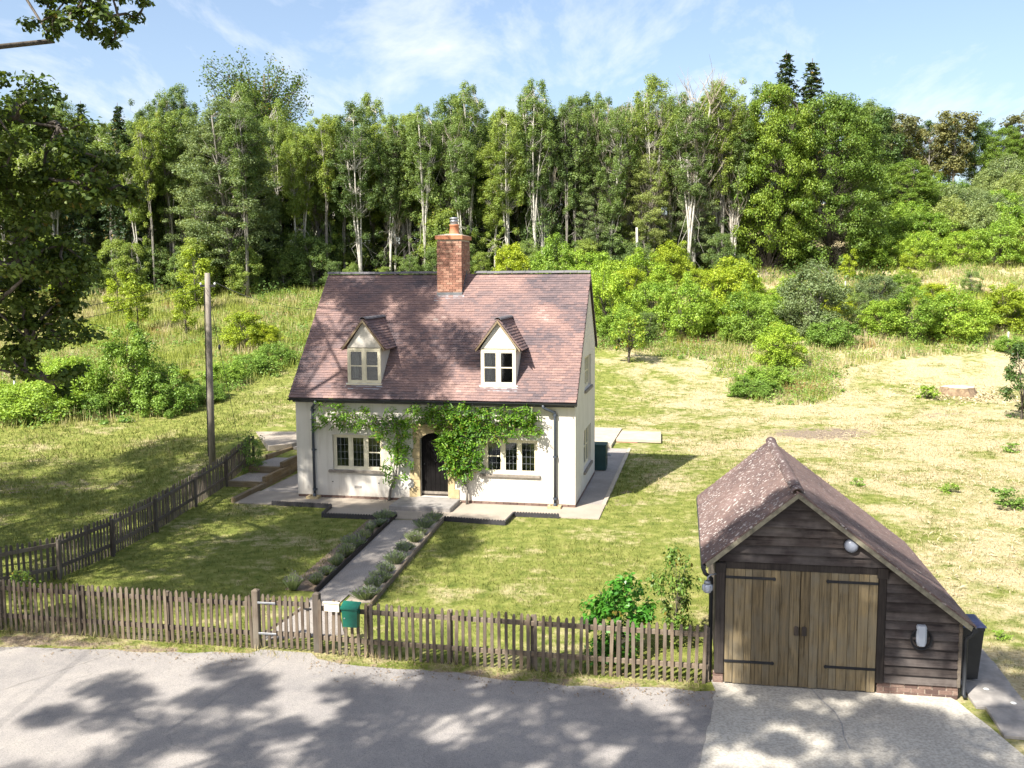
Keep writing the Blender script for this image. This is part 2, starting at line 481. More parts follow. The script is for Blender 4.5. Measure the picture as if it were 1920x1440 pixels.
mat_hard('asphalt_base', [(0.3, (0.20, 0.188, 0.18)), (0.5, (0.255, 0.24, 0.225)), (0.75, (0.32, 0.295, 0.27))], 45, 0.35, 0.5)
def mat_asphalt():
    t = NT('asphalt')
    p = t.pos()
    a = t.noise(p, 0.45, 6, 0.65)
    col = t.ramp(a, [(0.3, (0.21, 0.197, 0.19)), (0.5, (0.27, 0.25, 0.235)), (0.72, (0.345, 0.315, 0.285))])
    b = t.noise(p, 3.0, 6, 0.7)
    col = t.mix(t.ramp(b, [(0.45, 0.0), (0.75, 0.5)]), col, (0.37, 0.34, 0.30))
    f = t.noise(p, 60, 3, 0.8)
    col = t.mix(t.ramp(f, [(0.36, 0.55), (0.5, 0.0)]), col, (0.08, 0.078, 0.08))
    col = t.mix(t.ramp(f, [(0.58, 0.0), (0.72, 0.6)]), col, (0.46, 0.43, 0.39))
    v = t.node('ShaderNodeTexVoronoi', feature='DISTANCE_TO_EDGE')
    v.inputs['Scale'].default_value = 0.33
    dv = t.node('ShaderNodeVectorMath', operation='ADD')
    nz = t.node('ShaderNodeTexNoise'); nz.inputs['Scale'].default_value = 1.3; nz.inputs['Detail'].default_value = 5
    t.link(p, nz.inputs['Vector']); t.link(p, dv.inputs[0]); t.link(nz.outputs['Color'], dv.inputs[1]); t.link(dv.outputs[0], v.inputs['Vector'])
    crack = t.math('MULTIPLY', t.ramp(v.outputs['Distance'], [(0.0, 0.75), (0.006, 0.0)]), t.ramp(t.noise(p, 0.5, 2), [(0.46, 0.0), (0.58, 1.0)]))
    col = t.mix(t.math('MULTIPLY', crack, 0.45), col, (0.12, 0.113, 0.108))
    # grit and leaf dust gathered at the fence side
    t.base(col)
    t.b.inputs['Roughness'].default_value = 0.92
    t.b.inputs['Specular IOR Level'].default_value = 0.2
    t.bump(t.math('ADD', f, b), 0.6, 0.01)
    M['asphalt'] = t.m
mat_asphalt()
mat_hard('brushed_concrete', [(0.3, (0.39, 0.36, 0.31)), (0.7, (0.50, 0.465, 0.40))], 22, 0.55, 0.7, groove=9.0, big=0.9)
mat_hard('apron', [(0.3, (0.30, 0.255, 0.205)), (0.7, (0.40, 0.345, 0.28))], 34, 0.4, 0.5, big=0.8)
mat_hard('gravel', [(0.3, (0.27, 0.24, 0.215)), (0.7, (0.40, 0.365, 0.33))], 38, 0.7, 1.0, big=0.8)
mat_hard('soil', [(0.3, (0.14, 0.105, 0.075)), (0.7, (0.26, 0.20, 0.145))], 25, 0.5, 0.9, big=1.0)
mat_hard('line_paint', [(0.3, (0.26, 0.25, 0.24)), (0.7, (0.34, 0.33, 0.32))], 20, 0.5, 0.2)

# ------------------------------------------------------------------ helpers
class MB:
    def __init__(self):
        self.v, self.f, self.r = [], [], []
    def add(self, vs, fs, rnd=None):
        o = len(self.v)
        self.v += [tuple(x) for x in vs]
        self.f += [tuple(i + o for i in f) for f in fs]
        self.r += [random.random() if rnd is None else rnd] * len(vs)
        return self
    def box(self, a, b, rnd=None):
        x0, y0, z0 = a; x1, y1, z1 = b
        return self.add([(x0, y0, z0), (x1, y0, z0), (x1, y1, z0), (x0, y1, z0), (x0, y0, z1), (x1, y0, z1), (x1, y1, z1), (x0, y1, z1)],
                        [(0, 3, 2, 1), (4, 5, 6, 7), (0, 1, 5, 4), (1, 2, 6, 5), (2, 3, 7, 6), (3, 0, 4, 7)], rnd)
    def bbox(self, a, b, c=0.006, rnd=None):
        """box with chamfered vertical and top edges"""
        x0, y0, z0 = a; x1, y1, z1 = b
        c = min(c, (x1 - x0) * .4, (y1 - y0) * .4, (z1 - z0) * .4)
        ring = [(x0 + c, y0), (x1 - c, y0), (x1, y0 + c), (x1, y1 - c), (x1 - c, y1), (x0 + c, y1), (x0, y1 - c), (x0, y0 + c)]
        ring2 = [(x0 + c, y0 + c), (x1 - c, y0 + c), (x1 - c, y0 + c), (x1 - c, y1 - c), (x1 - c, y1 - c), (x0 + c, y1 - c), (x0 + c, y1 - c), (x0 + c, y0 + c)]
        vs = [(x, y, z0) for x, y in ring] + [(x, y, z1 - c) for x, y in ring] + [(x, y, z1) for x, y in ring2]
        fs = [tuple(range(7, -1, -1))]
        for k in range(2):
            for i in range(8):
                j = (i + 1) % 8
                fs.append((k * 8 + i, k * 8 + j, k * 8 + 8 + j, k * 8 + 8 + i))
        fs.append((16, 17, 19, 21))
        return self.add(vs, fs, rnd)
    def prism(self, poly, y0, y1, rnd=None):
        """poly in (x,z), extruded along y"""
        n = len(poly)
        vs = [(x, y0, z) for x, z in poly] + [(x, y1, z) for x, z in poly]
        fs = [tuple(range(n)), tuple(range(2 * n - 1, n - 1, -1))]
        for i in range(n):
            j = (i + 1) % n
            fs.append((i, n + i, n + j, j))
        return self.add(vs, fs, rnd)
    def slab(self, poly, z0, z1, rnd=None):
        """poly in (x,y) ccw, extruded up"""
        n = len(poly)
        vs = [(x, y, z0) for x, y in poly] + [(x, y, z1) for x, y in poly]
        fs = [tuple(range(n - 1, -1, -1)), tuple(range(n, 2 * n))]
        for i in range(n):
            j = (i + 1) % n
            fs.append((i, j, n + j, n + i))
        return self.add(vs, fs, rnd)
    def tube(self, pts, rad, sides=8, cap=True, rnd=None):
        pts = [Vector(p) for p in pts]
        if not isinstance(rad, (list, tuple)):
            rad = [rad] * len(pts)
        vs, fs = [], []
        prev = None
        for i, p in enumerate(pts):
            d = (pts[min(i + 1, len(pts) - 1)] - pts[max(i - 1, 0)])
            d = d.normalized() if d.length > 1e-9 else Vector((0, 0, 1))
            if prev is None:
                a = Vector((1, 0, 0)) if abs(d.x) < 0.8 else Vector((0, 1, 0))
            else:
                a = prev
            a = (a - d * a.dot(d)).normalized()
            prev = a
            b = d.cross(a)
            for k in range(sides):
                t = 2 * math.pi * k / sides
                vs.append(p + (a * math.cos(t) + b * math.sin(t)) * rad[i])
        for i in range(len(pts) - 1):
            for k in range(sides):
                j = (k + 1) % sides
                fs.append((i * sides + k, i * sides + j, (i + 1) * sides + j, (i + 1) * sides + k))
        if cap:
            fs.append(tuple(range(sides - 1, -1, -1)))
            o = (len(pts) - 1) * sides
            fs.append(tuple(range(o, o + sides)))
        return self.add(vs, fs, rnd)
    def lathe(self, prof, centre=(0, 0, 0), sides=16, rnd=None):
        cx, cy, cz = centre
        vs, fs = [], []
        for r, z in prof:
            for k in range(sides):
                t = 2 * math.pi * k / sides
                vs.append((cx + r * math.cos(t), cy + r * math.sin(t), cz + z))
        for i in range(len(prof) - 1):
            for k in range(sides):
                j = (k + 1) % sides
                fs.append((i * sides + k, i * sides + j, (i + 1) * sides + j, (i + 1) * sides + k))
        return self.add(vs, fs, rnd)
    def mesh(self, name, smooth=False):
        me = bpy.data.meshes.new(name)
        me.from_pydata(self.v, [], self.f)
        at = me.attributes.new('rnd', 'FLOAT', 'POINT')
        at.data.foreach_set('value', np.array(self.r, dtype=np.float32))
        if smooth:
            me.polygons.foreach_set('use_smooth', [True] * len(me.polygons))
        me.update()
        return me
    def build(self, name, mat, parent=None, smooth=False, **k):
        return obj(name, self.mesh(name, smooth), mat, parent, **k)

def obj(name, me, mat=None, parent=None, loc=None, rot=None):
    if mat is not None and len(me.materials) == 0:
        me.materials.append(M[mat])
    o = bpy.data.objects.new(name, me)
    COL.objects.link(o)
    if parent is not None:
        o.parent = parent
    if loc is not None:
        o.location = loc
    if rot is not None:
        o.rotation_euler = rot
    return o

def empty(name, loc=(0, 0, 0), rz=0.0, parent=None):
    o = bpy.data.objects.new(name, None)
    COL.objects.link(o)
    o.location = loc
    o.rotation_euler = (0, 0, rz)
    o.empty_display_size = 0.2
    if parent is not None:
        o.parent = parent
    return o

def tag(o, label=None, cat=None, group=None, kind=None):
    if label: o['label'] = label
    if cat: o['category'] = cat
    if group: o['group'] = group
    if kind: o['kind'] = kind
    return o

def copy_tree(o, parent=None):
    c = o.copy()
    COL.objects.link(c)
    c.parent = parent
    for ch in o.children:
        copy_tree(ch, c)
    return c

def fast_mesh(name, V, F4, rnd, extra=None):
    """V (n,3), F (m,k) uniform polygons, rnd per vertex"""
    me = bpy.data.meshes.new(name)
    V = np.asarray(V, dtype=np.float32); F4 = np.asarray(F4, dtype=np.int32)
    n, m, k = len(V), len(F4), F4.shape[1]
    me.vertices.add(n); me.vertices.foreach_set('co', V.ravel())
    me.loops.add(m * k); me.loops.foreach_set('vertex_index', F4.ravel())
    me.polygons.add(m)
    me.polygons.foreach_set('loop_start', np.arange(0, m * k, k, dtype=np.int32))
    me.polygons.foreach_set('loop_total', np.full(m, k, dtype=np.int32))
    for an, av in dict(rnd=rnd, **(extra or {})).items():
        at = me.attributes.new(an, 'FLOAT', 'POINT')
        at.data.foreach_set('value', np.asarray(av, dtype=np.float32))
    me.update(calc_edges=True)
    return me

def unit(a):
    return a / np.maximum(np.linalg.norm(a, axis=-1, keepdims=True), 1e-9)

def leaf_arrays(P, N, size, aspect=0.62, rng=RNG, rnd=None):
    """one folded rhombic leaf per point"""
    n = len(P)
    N = unit(N)
    t = unit(np.cross(N, rng.normal(size=(n, 3))))
    b = np.cross(N, t)
    s = (np.asarray(size) * np.ones(n))[:, None]
    V = np.empty((n, 4, 3))
    V[:, 0] = P - t * s * 0.5
    V[:, 1] = P + b * s * aspect * 0.5 + t * s * 0.06 + N * s * 0.10
    V[:, 2] = P + t * s * 0.5 - N * s * 0.08
    V[:, 3] = P - b * s * aspect * 0.5 + t * s * 0.06 + N * s * 0.10
    F = np.arange(n * 4).reshape(n, 4)
    r = rng.random(n) if rnd is None else rnd
    return V.reshape(-1, 3), F, np.repeat(r, 4)

def leaf_mesh(name, P, N, size, aspect=0.62, rng=RNG, rnd=None):
    V, F, r = leaf_arrays(P, N, size, aspect, rng, rnd)
    return fast_mesh(name, V, F, r)

def clumps(C, rad, n, rng=RNG, flat=0.65, up=0.7, stretch=None):
    """leaf points spread through clumps centred on C with radius rad"""
    C = np.asarray(C, float); rad = np.asarray(rad, float) * np.ones(len(C))
    n = np.maximum(1, (np.asarray(n) * np.ones(len(C)))).astype(int)
    idx = np.repeat(np.arange(len(C)), n)
    d = unit(rng.normal(size=(len(idx), 3)))
    rr = rng.random(len(idx)) ** 0.5
    sc = np.array([1, 1, flat]) if stretch is None else np.asarray(stretch)
    P = C[idx] + d * sc * (rr * rad[idx])[:, None]
    N = d * 0.7 + np.array([0, 0, up]) + rng.normal(size=d.shape) * 0.45
    cr = rng.random(len(C))
    rnd = np.clip(0.30 * cr[idx] + 0.70 * rng.random(len(idx)), 0, 1)
    return P, N, rnd

def vnoise(x, y, scale, seed=0):
    """value noise, vectorised"""
    g = np.random.default_rng(seed).random((64, 64))
    u, v = np.asarray(x) / scale, np.asarray(y) / scale
    i, j = np.floor(u).astype(int), np.floor(v).astype(int)
    a, b = u - i, v - j
    a, b = a * a * (3 - 2 * a), b * b * (3 - 2 * b)
    G = lambda p, q: g[p % 64, q % 64]
    return (G(i, j) * (1 - a) + G(i + 1, j) * a) * (1 - b) + (G(i, j + 1) * (1 - a) + G(i + 1, j + 1) * a) * b

def fbm(x, y, scale, seed=0, o=4):
    s, a, t = 0, 1.0, 0
    for k in range(o):
        s = s + a * vnoise(x, y, scale / 2 ** k, seed + k); t += a; a *= 0.5
    return s / t

def ss(a, b, t):
    t = np.clip((np.asarray(t, float) - a) / (b - a), 0, 1)
    return t * t * (3 - 2 * t)

# ------------------------------------------------------------------ site frame
HX, HY, HYAW = -6.937, 30.406, R(11.3)       # cottage: front left corner of its walls
GX, GY, GYAW = 3.525, 15.915, R(10.01)       # garage: front left corner
W = 9.024

def h2w(u, v):
    return (HX + u * math.cos(HYAW) + v * math.sin(HYAW), HY - u * math.sin(HYAW) + v * math.cos(HYAW))

def w2h(x, y):
    dx, dy = np.asarray(x) - HX, np.asarray(y) - HY
    return dx * math.cos(HYAW) - dy * math.sin(HYAW), dx * math.sin(HYAW) + dy * math.cos(HYAW)

def w2g(x, y):
    dx, dy = np.asarray(x) - GX, np.asarray(y) - GY
    return dx * math.cos(GYAW) - dy * math.sin(GYAW), dx * math.sin(GYAW) + dy * math.cos(GYAW)

def g2w(u, v):
    return (GX + u * math.cos(GYAW) + v * math.sin(GYAW), GY - u * math.sin(GYAW) + v * math.cos(GYAW))

FENCE = [(-13.6, 19.36), (-10.4, 18.74), (-4.84, 17.64), (-3.76, 17.44), (-2.68, 17.17), (3.42, 15.92)]
def fence_y(x):
    return np.interp(x, [p[0] for p in FENCE], [p[1] for p in FENCE])

def terrain(x, y):
    x, y = np.asarray(x, float), np.asarray(y, float)
    yo = y
    y = np.where(y > 118, 118 + 14 * np.tanh((y - 118) / 14), y)      # the hill rounds off into a plateau
    w = ss(-14, 10, x)
    A = 0.13 + 0.07 * w
    yb = 39 + 14 * w
    t = (y - yb) / 4.0
    sp = np.where(t > 25, y - yb, 4.0 * np.log1p(np.exp(np.clip(t, -30, 30))))
    z = A * sp * ss(31, 43, y) + ss(20, 60, x) * 0.06 * np.maximum(0, y - 85)
    y = yo
    # bank beside the cottage that the timber steps climb
    u, v = w2h(x, y)
    z = z + 0.42 * ss(0.6, 5.0, v) * (1 - ss(-2.2, -1.75, u)) * (1 - ss(8, 20, v)) * ss(-12, -5, u)
    # slight roughness on grass away from hard surfaces
    rough = ss(0.0, 1.5, y - fence_y(np.clip(x, -13, 3.4)))
    z = z + (fbm(x, y, 7.0, 3) - 0.5) * (0.05 + 0.9 * ss(50, 75, y)) * rough * np.where((u > -3.2) & (u < 13) & (v > -10) & (v < 17), 0.0, 1.0)
    return z

def mown_edge(x):
    return np.interp(x, [-60, -22, -16, -12.4, -9, 0, 8, 12.2, 12.8, 15.5, 18, 20.5, 26, 45], [39, 41, 43, 53, 57, 61, 62.5, 61, 50.5, 49.2, 52, 58.5, 61.5, 64])

def dryness(x, y):
    u, v = w2h(x, y)
    d = 0.31 + 0.28 * ss(2, 14, x) + 0.05 * ss(24, 40, y) * ss(4, 14, x)
    d = d + 0.06 * ss(14, 24, x) + 0.30 * (fbm(x, y, 5.0, 91) - .5) * ss(4, 10, x)
    front = ss(-4, -1.5, -np.abs(u - 1)) if False else (1 - ss(4.5, 9, x)) * (1 - ss(28, 33, y))
    d = d - 0.10 * front
    d = d - 0.16 * (1 - ss(-14, -8, x))
    d = d + 0.25 * np.exp(-((y - fence_y(np.clip(x, -13, 3.4)) + 0.35) / 0.5) ** 2)
    d = d + 0.22 * np.exp(-((u - 14) ** 2 / 9 + (v - 12) ** 2 / 3))
    return d

def soilness(x, y):
    s = 0.9 * np.exp(-(((x - 13.8) / 3.0) ** 2 + ((y - 42.3) / 1.8) ** 2))
    s = s + 0.25 * np.exp(-(((x - 19) / 4.5) ** 2 + ((y - 40.5) / 1.5) ** 2))
    s = s + 0.5 * np.exp(-(((x - 22) / 4) ** 2 + ((y - 47) / 1.0) ** 2))
    s = s + 0.5 * np.exp(-(((x + 19) / 6) ** 2 + ((y - 31.5) / 4) ** 2))
    fy = fence_y(np.clip(x, -13, 3.4))
    s = s + 0.62 * np.exp(-((y - fy + 0.45) / 0.35) ** 2) * np.where(x < 3.6, 1, 0)
    s = s + 0.5 * np.exp(-(((x + 12.6) / 2.0) ** 2 + ((y - 20.6) / 1.2) ** 2))
    u, v = w2h(x, y)
    s = s + 0.55 * np.exp(-(((u - 10.4) / 0.6) ** 2 + ((v - 2.2) / 2.5) ** 2))
    s = s + ss(82, 90, y) * 1.0 * (1 - ss(26, 34, x))
    return s

# ---- ground: one sheet from behind the camera to the far hillside
def axis(segs):
    out = []
    for a, b, d in segs:
        out += list(np.arange(a, b, d))
    return np.array(out + [segs[-1][1]])
gxs = axis([(-400, -120, 20), (-120, -40, 4), (-40, -20, 0.8), (-20, 28, 0.3), (28, 60, 0.9), (60, 140, 4), (140, 400, 20)])
gys = axis([(-80, 0, 8), (0, 11, 1), (11, 64, 0.3), (64, 110, 0.8), (110, 200, 4), (200, 500, 20)])
XX, YY = np.meshgrid(gxs, gys)
ZZ = terrain(XX, YY)
nx_, ny_ = len(gxs), len(gys)
ii = np.arange((ny_ - 1) * (nx_ - 1))
rI, cI = ii // (nx_ - 1), ii % (nx_ - 1)
a0 = rI * nx_ + cI
me = fast_mesh('ground', np.stack([XX, YY, ZZ], -1).reshape(-1, 3), np.stack([a0, a0 + 1, a0 + nx_ + 1, a0 + nx_], -1), np.zeros(nx_ * ny_),
               dict(dry=dryness(XX, YY).ravel(), soil=soilness(XX, YY).ravel()))
me.polygons.foreach_set('use_smooth', [True] * len(me.polygons))
tag(obj('ground', me, 'grass_ground'), kind='structure')

def sheet(name, poly, z, mat, thick=0.12, parent=None):
    m = MB().slab(poly, z - thick, z)
    return m.build(name, mat, parent)

def wobble(pts, amp=0.05, step=0.35, seed=1):
    rg = np.random.default_rng(seed)
    out = []
    for (x0, y0), (x1, y1) in zip(pts[:-1], pts[1:]):
        n = max(1, int(math.hypot(x1 - x0, y1 - y0) / step))
        for i in range(n):
            t = i / n
            j = amp if i else amp * 0.3
            out.append((x0 + (x1 - x0) * t + rg.normal() * j * .5, y0 + (y1 - y0) * t + rg.normal() * j))
    return out + [pts[-1]]

# ---- road, drive and paving (world coordinates)
road_edge = wobble([(-80, 26.5), (-30, 20.6), (-13, 18.2), (-9.86, 17.70), (-7.2, 17.42), (-4.95, 17.34)], 0.05, seed=3) + \
    [(-4.80, 17.52), (-3.80, 17.33)] + wobble([(-3.62, 17.05), (-3.14, 16.80), (-0.6, 16.20), (1.25, 15.82), (3.40, 15.56)], 0.05, seed=4)
road_poly = [(-80, -30), (3.0, -30), (2.98, 12.5), (3.75, 15.4)] + list(reversed(road_edge))
tag(sheet('road', road_poly, 0.022, 'asphalt', 0.05), kind='structure')
tag(sheet('far_side_road', [(3.004, -30), (80, -30), (80, 9.5), (2.664, 11.9)], 0.018, 'asphalt', 0.05), kind='structure')
drive = [(2.9, 11.95), (9.6, 9.9), (7.45, 13.1)] + wobble([(7.45, 13.2), (7.38, 14.2), (7.30, 15.10)], 0.03, seed=5) + [(7.24, 15.28), (3.44, 16.02)] + wobble([(3.42, 15.5), (2.9, 13.8), (2.34, 12.05)], 0.035, .22, 6)
tag(sheet('concrete_drive', drive, 0.034, 'brushed_concrete', 0.06), kind='structure')
# old joint lines and a faint chalky line on the tarmac
for a, b, wd, mt in [((-4.35, 17.3), (-5.4, 14.2), 0.008, 'line_paint'), ((-7.6, 17.3), (-10.6, 13.5), 0.012, 'grey_slab')]:
    d = Vector((b[0] - a[0], b[1] - a[1])).normalized(); nn = Vector((-d.y, d.x)) * wd
    pts = wobble([a, b], 0.012, 0.5, 9)
    m = MB()
    for p, q in zip(pts[:-1], pts[1:]):
        m.add([(p[0] - nn.x, p[1] - nn.y, .0265), (q[0] - nn.x, q[1] - nn.y, .0265), (q[0] + nn.x, q[1] + nn.y, .0265), (p[0] + nn.x, p[1] + nn.y, .0265)], [(0, 1, 2, 3)])
    tag(m.build('road_line', mt), kind='structure')
m = MB()
pts = [(5.05, 15.72), (5.08, 15.2), (5.16, 14.7), (5.13, 14.3), (5.02, 13.9), (4.98, 13.5)]
for p, q in zip(pts[:-1], pts[1:]):
    m.add([(p[0] - .012, p[1], .0385), (p[0] + .012, p[1], .0385), (q[0] + .012, q[1], .0385), (q[0] - .012, q[1], .0385)], [(0, 1, 2, 3)])
tag(m.build('drive_line', 'line_paint'), kind='structure')

def hpoly(pts):
    return [h2w(u, v) for u, v in pts]
apron = [(-1.6, -1.2), (-0.35, -1.2), (1.68, -1.27), (1.8, -2.36), (3.93, -2.32), (5.45, -2.15), (7.33, -2.34), (7.35, -1.29), (9.88, -1.24), (9.93, 10.3), (8.2, 10.3), (8.2, 0.6), (-1.6, 0.6)]
apron_a = [(-1.62, -1.2), (-0.35, -1.2), (1.68, -1.27), (1.8, -2.36), (5.45, -2.15), (7.33, -2.34), (7.35, -1.29), (9.88, -1.24), (9.89, 0.5), (-1.62, 0.5)]
tag(sheet('house_apron', hpoly(apron_a), 0.03, 'apron', 0.06), kind='structure')
tag(sheet('side_gravel_strip', hpoly([(8.9, 0.504), (9.78, 0.504), (9.8, 10.4), (8.4, 10.4), (8.4, 5.4), (8.9, 5.4)]), 0.028, 'gravel', 0.06), kind='structure')
k = MB().slab(hpoly([(9.785, 0.51), (9.9, 0.51), (9.95, 10.4), (9.82, 10.4)]), -0.05, 0.06).build('strip_kerb', 'paving_slab')
tag(k, kind='structure')
tag(sheet('left_gravel', hpoly([(-1.55, 0.504), (0.1, 0.504), (0.1, 5.4), (-1.55, 5.4)]), 0.026, 'gravel', 0.06), kind='structure')
# garden path
tag(sheet('garden_path', hpoly([(4.36, -8.9), (5.12, -8.9), (5.12, -9.6), (5.9, -11.2), (4.4, -11.75), (4.4, -10.9)][::1]), 0.024, 'gravel', 0.05), kind='structure')
tag(sheet('garden_path', hpoly([(4.40, -8.896), (5.2, -8.896), (4.98, -2.3), (4.0, -2.38)]), 0.028, 'gravel', 0.06), kind='structure')
tag(sheet('flower_bed_soil', hpoly([(5.21, -9.4), (5.80, -9.3), (5.43, -2.2), (4.99, -2.3)]), 0.022, 'apron', 0.06), kind='structure')
tag(sheet('flower_bed_soil', hpoly([(3.55, -8.8), (4.33, -8.8), (3.93, -2.4), (3.25, -2.4)]), 0.012, 'soil', 0.06), kind='structure')

def beam(name, a, b, wd, z0, z1, mat, parent=None):
    """straight board lying from a to b (x,y), its length along local x"""
    a, b = Vector(a), Vector(b)
    L = (b - a).length
    m = MB().bbox((0, -wd / 2, 0), (L, wd / 2, z1 - z0), 0.01)
    return m.build(name, mat, parent, loc=(a.x, a.y, z0), rot=(0, 0, math.atan2(b.y - a.y, b.x - a.x)))

o = beam('path_edging_board', h2w(4.36, -9.0), h2w(3.96, -1.95), 0.05, -0.02, 0.15, 'post_dark')
tag(o, 'dark timber board edging the left side of the garden path', 'edging board')
o = beam('path_edging_board', h2w(5.86, -9.5), h2w(5.46, -2.2), 0.05, -0.02, 0.12, 'rail_wood')
tag(o, 'weathered timber board edging the right lavender bed beside the lawn', 'edging board')

def scallop(name, pts, label):
    m = MB()
    for (a, b) in zip(pts[:-1], pts[1:]):
        a, b = Vector(h2w(*a)), Vector(h2w(*b))
        d = (b - a).normalized(); nn = Vector((-d.y, d.x)) * 0.014
        L = (b - a).length
        cnt = max(2, round(L / 0.085)); st = L / cnt
        for i in range(cnt):
            p = a + d * st * i; q = a + d * st * (i + 1)
            prof = [(0, -0.03), (1, -0.03), (1, 0.115), (0.82, 0.14), (0.62, 0.155), (0.38, 0.155), (0.18, 0.14), (0, 0.115)]
            vs = [((p + (q - p) * t - nn).x, (p + (q - p) * t - nn).y, z) for t, z in prof] + [((p + (q - p) * t + nn).x, (p + (q - p) * t + nn).y, z) for t, z in prof]
            n = len(prof)
            fs = [tuple(range(n)), tuple(range(2 * n - 1, n - 1, -1))] + [(j, n + j, n + (j + 1) % n, (j + 1) % n) for j in range(n)]
            m.add(vs, fs)
    return tag(m.build(name, 'plastic_edging'), label, 'lawn edging')
scallop('scalloped_edging', [(-0.35, -1.22), (1.66, -1.29), (1.80, -2.40), (3.90, -2.36)], 'black scalloped edging strip round the paving left of the path')
scallop('scalloped_edging', [(5.47, -2.18), (7.32, -2.37), (7.36, -1.31), (8.72, -1.31)], 'black scalloped edging strip round the paving right of the path')

# ---- timber steps left of the cottage
st = empty('garden_steps', (HX, HY, 0), -HYAW)
tag(st, 'timber sleeper steps with gravel treads beside the cottage', 'steps')
def lbeam(name, a, b, wd, z0, z1, mat, parent):
    return beam(name, a, b, wd, z0, z1, mat, parent)
lbeam('sleeper', (-1.68, -1.15), (-1.72, 1.02), 0.15, -0.02, 0.17, 'sleeper_wood', st)
lbeam('sleeper', (-1.72, 1.03), (-1.80, 3.3), 0.15, -0.02, 0.17, 'sleeper_wood', st)
lbeam('sleeper', (-1.80, 3.31), (-1.86, 5.6), 0.15, -0.02, 0.17, 'sleeper_wood', st)
lbeam('sleeper', (-1.74, 1.16), (-1.80, 3.3), 0.14, 0.172, 0.36, 'sleeper_wood', st)
lbeam('sleeper', (-1.80, 3.31), (-1.86, 5.6), 0.14, 0.172, 0.36, 'sleeper_wood', st)
lbeam('sleeper', (-1.82, 2.72), (-1.88, 5.6), 0.13, 0.362, 0.56, 'sleeper_wood', st)
lbeam('riser', (-3.05, 1.08), (-1.68, 1.08), 0.14, -0.02, 0.2, 'sleeper_wood', st)
lbeam('riser', (-3.0, 2.62), (-1.83, 2.62), 0.14, 0.15, 0.41, 'sleeper_wood', st)
lbeam('riser', (-2.95, 3.9), (-2.6, 6.6), 0.13, 0.3, 0.58, 'sleeper_wood', st)
MB().slab([(-3.02, 1.16), (-1.82, 1.16), (-1.88, 2.54), (-2.98, 2.54)], 0.0, 0.19).build('gravel_tread', 'gravel', st)
MB().slab([(-2.95, 2.70), (-1.90, 2.70), (-1.96, 5.5), (-2.66, 5.5), (-2.86, 3.9)], 0.1, 0.42).build('gravel_tread', 'gravel', st)
tag(sheet('upper_path', hpoly([(-3.4, 5.0), (-2.72, 5.6), (-2.5, 8.6), (-5.5, 8.2)]), 0.70, 'apron', 0.2), kind='structure')
tag(sheet('upper_path', hpoly([(-1.95, 5.52), (-0.2, 5.52), (-0.2, 8.9), (-2.4, 8.9), (-2.62, 5.52)]), 0.6, 'gravel', 0.55), kind='structure')

# ------------------------------------------------------------------ cottage
EAVE_V, EAVE_Z, RID_V, RID_Z = -0.24, 3.29, 3.355, 7.14
BACK_V, BACK_Z, DEP = 5.42, 4.66, 5.26
SL = (RID_Z - EAVE_Z) / (RID_V - EAVE_V)
def roof_z(v):
    return EAVE_Z + (v - EAVE_V) * SL
house = empty('cottage', (HX, HY, 0), -HYAW)
tag(house, 'white rendered cottage with red tiled roof, two dormers and brick chimney', 'cottage')

def wall_with_holes(m, outer, holes, place, depth, inward):
    """flat wall from 2D outline with rectangular openings; place(a,b,d) -> 3D"""
    loops = [[Vector((a, b, 0)) for a, b in outer]] + [[Vector((a, b, 0)) for a, b in h] for h in holes]
    flat = [p for l in loops for p in l]
    for d in (0.0, depth):
        m.add([place(p.x, p.y, d) for p in flat], [tuple(t) for t in tessellate_polygon(loops)], 0.5)
    for h in holes:
        n = len(h)
        vs = [place(a, b, 0) for a, b in h] + [place(a, b, depth) for a, b in h]
        m.add(vs, [(i, (i + 1) % n, n + (i + 1) % n, n + i) for i in range(n)], 0.5)

def rect(a0, b0, a1, b1):
    return [(a0, b0), (a1, b0), (a1, b1), (a0, b1)]
W1, W2 = rect(1.22, 0.95, 2.88, 2.08), rect(6.18, 0.99, 7.85, 2.06)
DOOR = [(4.12, 0.19), (5.02, 0.19), (5.02, 2.02), (4.9, 2.12), (4.72, 2.20), (4.57, 2.22), (4.42, 2.20), (4.24, 2.12), (4.12, 2.02)]
SU, SLW = rect(2.28, 3.36, 4.08, 4.44), rect(2.08, 0.72, 4.1, 2.05)
m = MB()
wt = roof_z(0) - 0.05
wall_with_holes(m, rect(0, 0.11, W, wt), [W1, W2, DOOR], lambda a, b, d: (a, d, b), 0.24, 1)
gab = [(0.0, 0.11), (DEP, 0.11), (DEP, BACK_Z + 0.12), (RID_V, RID_Z - 0.10), (0.0, wt)]
wall_with_holes(m, gab, [SU, SLW], lambda a, b, d: (W - d, a, b), 0.24, -1)
wall_with_holes(m, gab, [], lambda a, b, d: (0 + d, a, b), 0.24, 1)
wall_with_holes(m, rect(0, 0.11, W, BACK_Z + 0.05), [], lambda a, b, d: (a, DEP - d, b), 0.24, 1)
m.build('wall', 'lime_render', house)
MB().box((0.03, 0.03, -0.05), (W - 0.03, DEP - 0.03, 0.112)).build('plinth_core', 'mortar', house)
BRV = []
for i in range(10):
    BRV.append(MB().bbox((0, 0, 0), (0.215, 0.1, 0.065), 0.005, (i + 0.5) / 10).mesh('brick'))
def brick(parent, loc, rz=0, mat='brick_red', idx=None, scale=None):
    me = BRV[random.randrange(10) if idx is None else idx]
    o = bpy.data.objects.new('brick', me)
    COL.objects.link(o)
    o.parent = parent
    o.location = loc
    o.rotation_euler = (0, 0, rz)
    if scale: o.scale = scale
    if not me.materials:
        me.materials.append(None)
    o.material_slots[0].link = 'OBJECT'
    o.material_slots[0].material = M[mat]
    return o
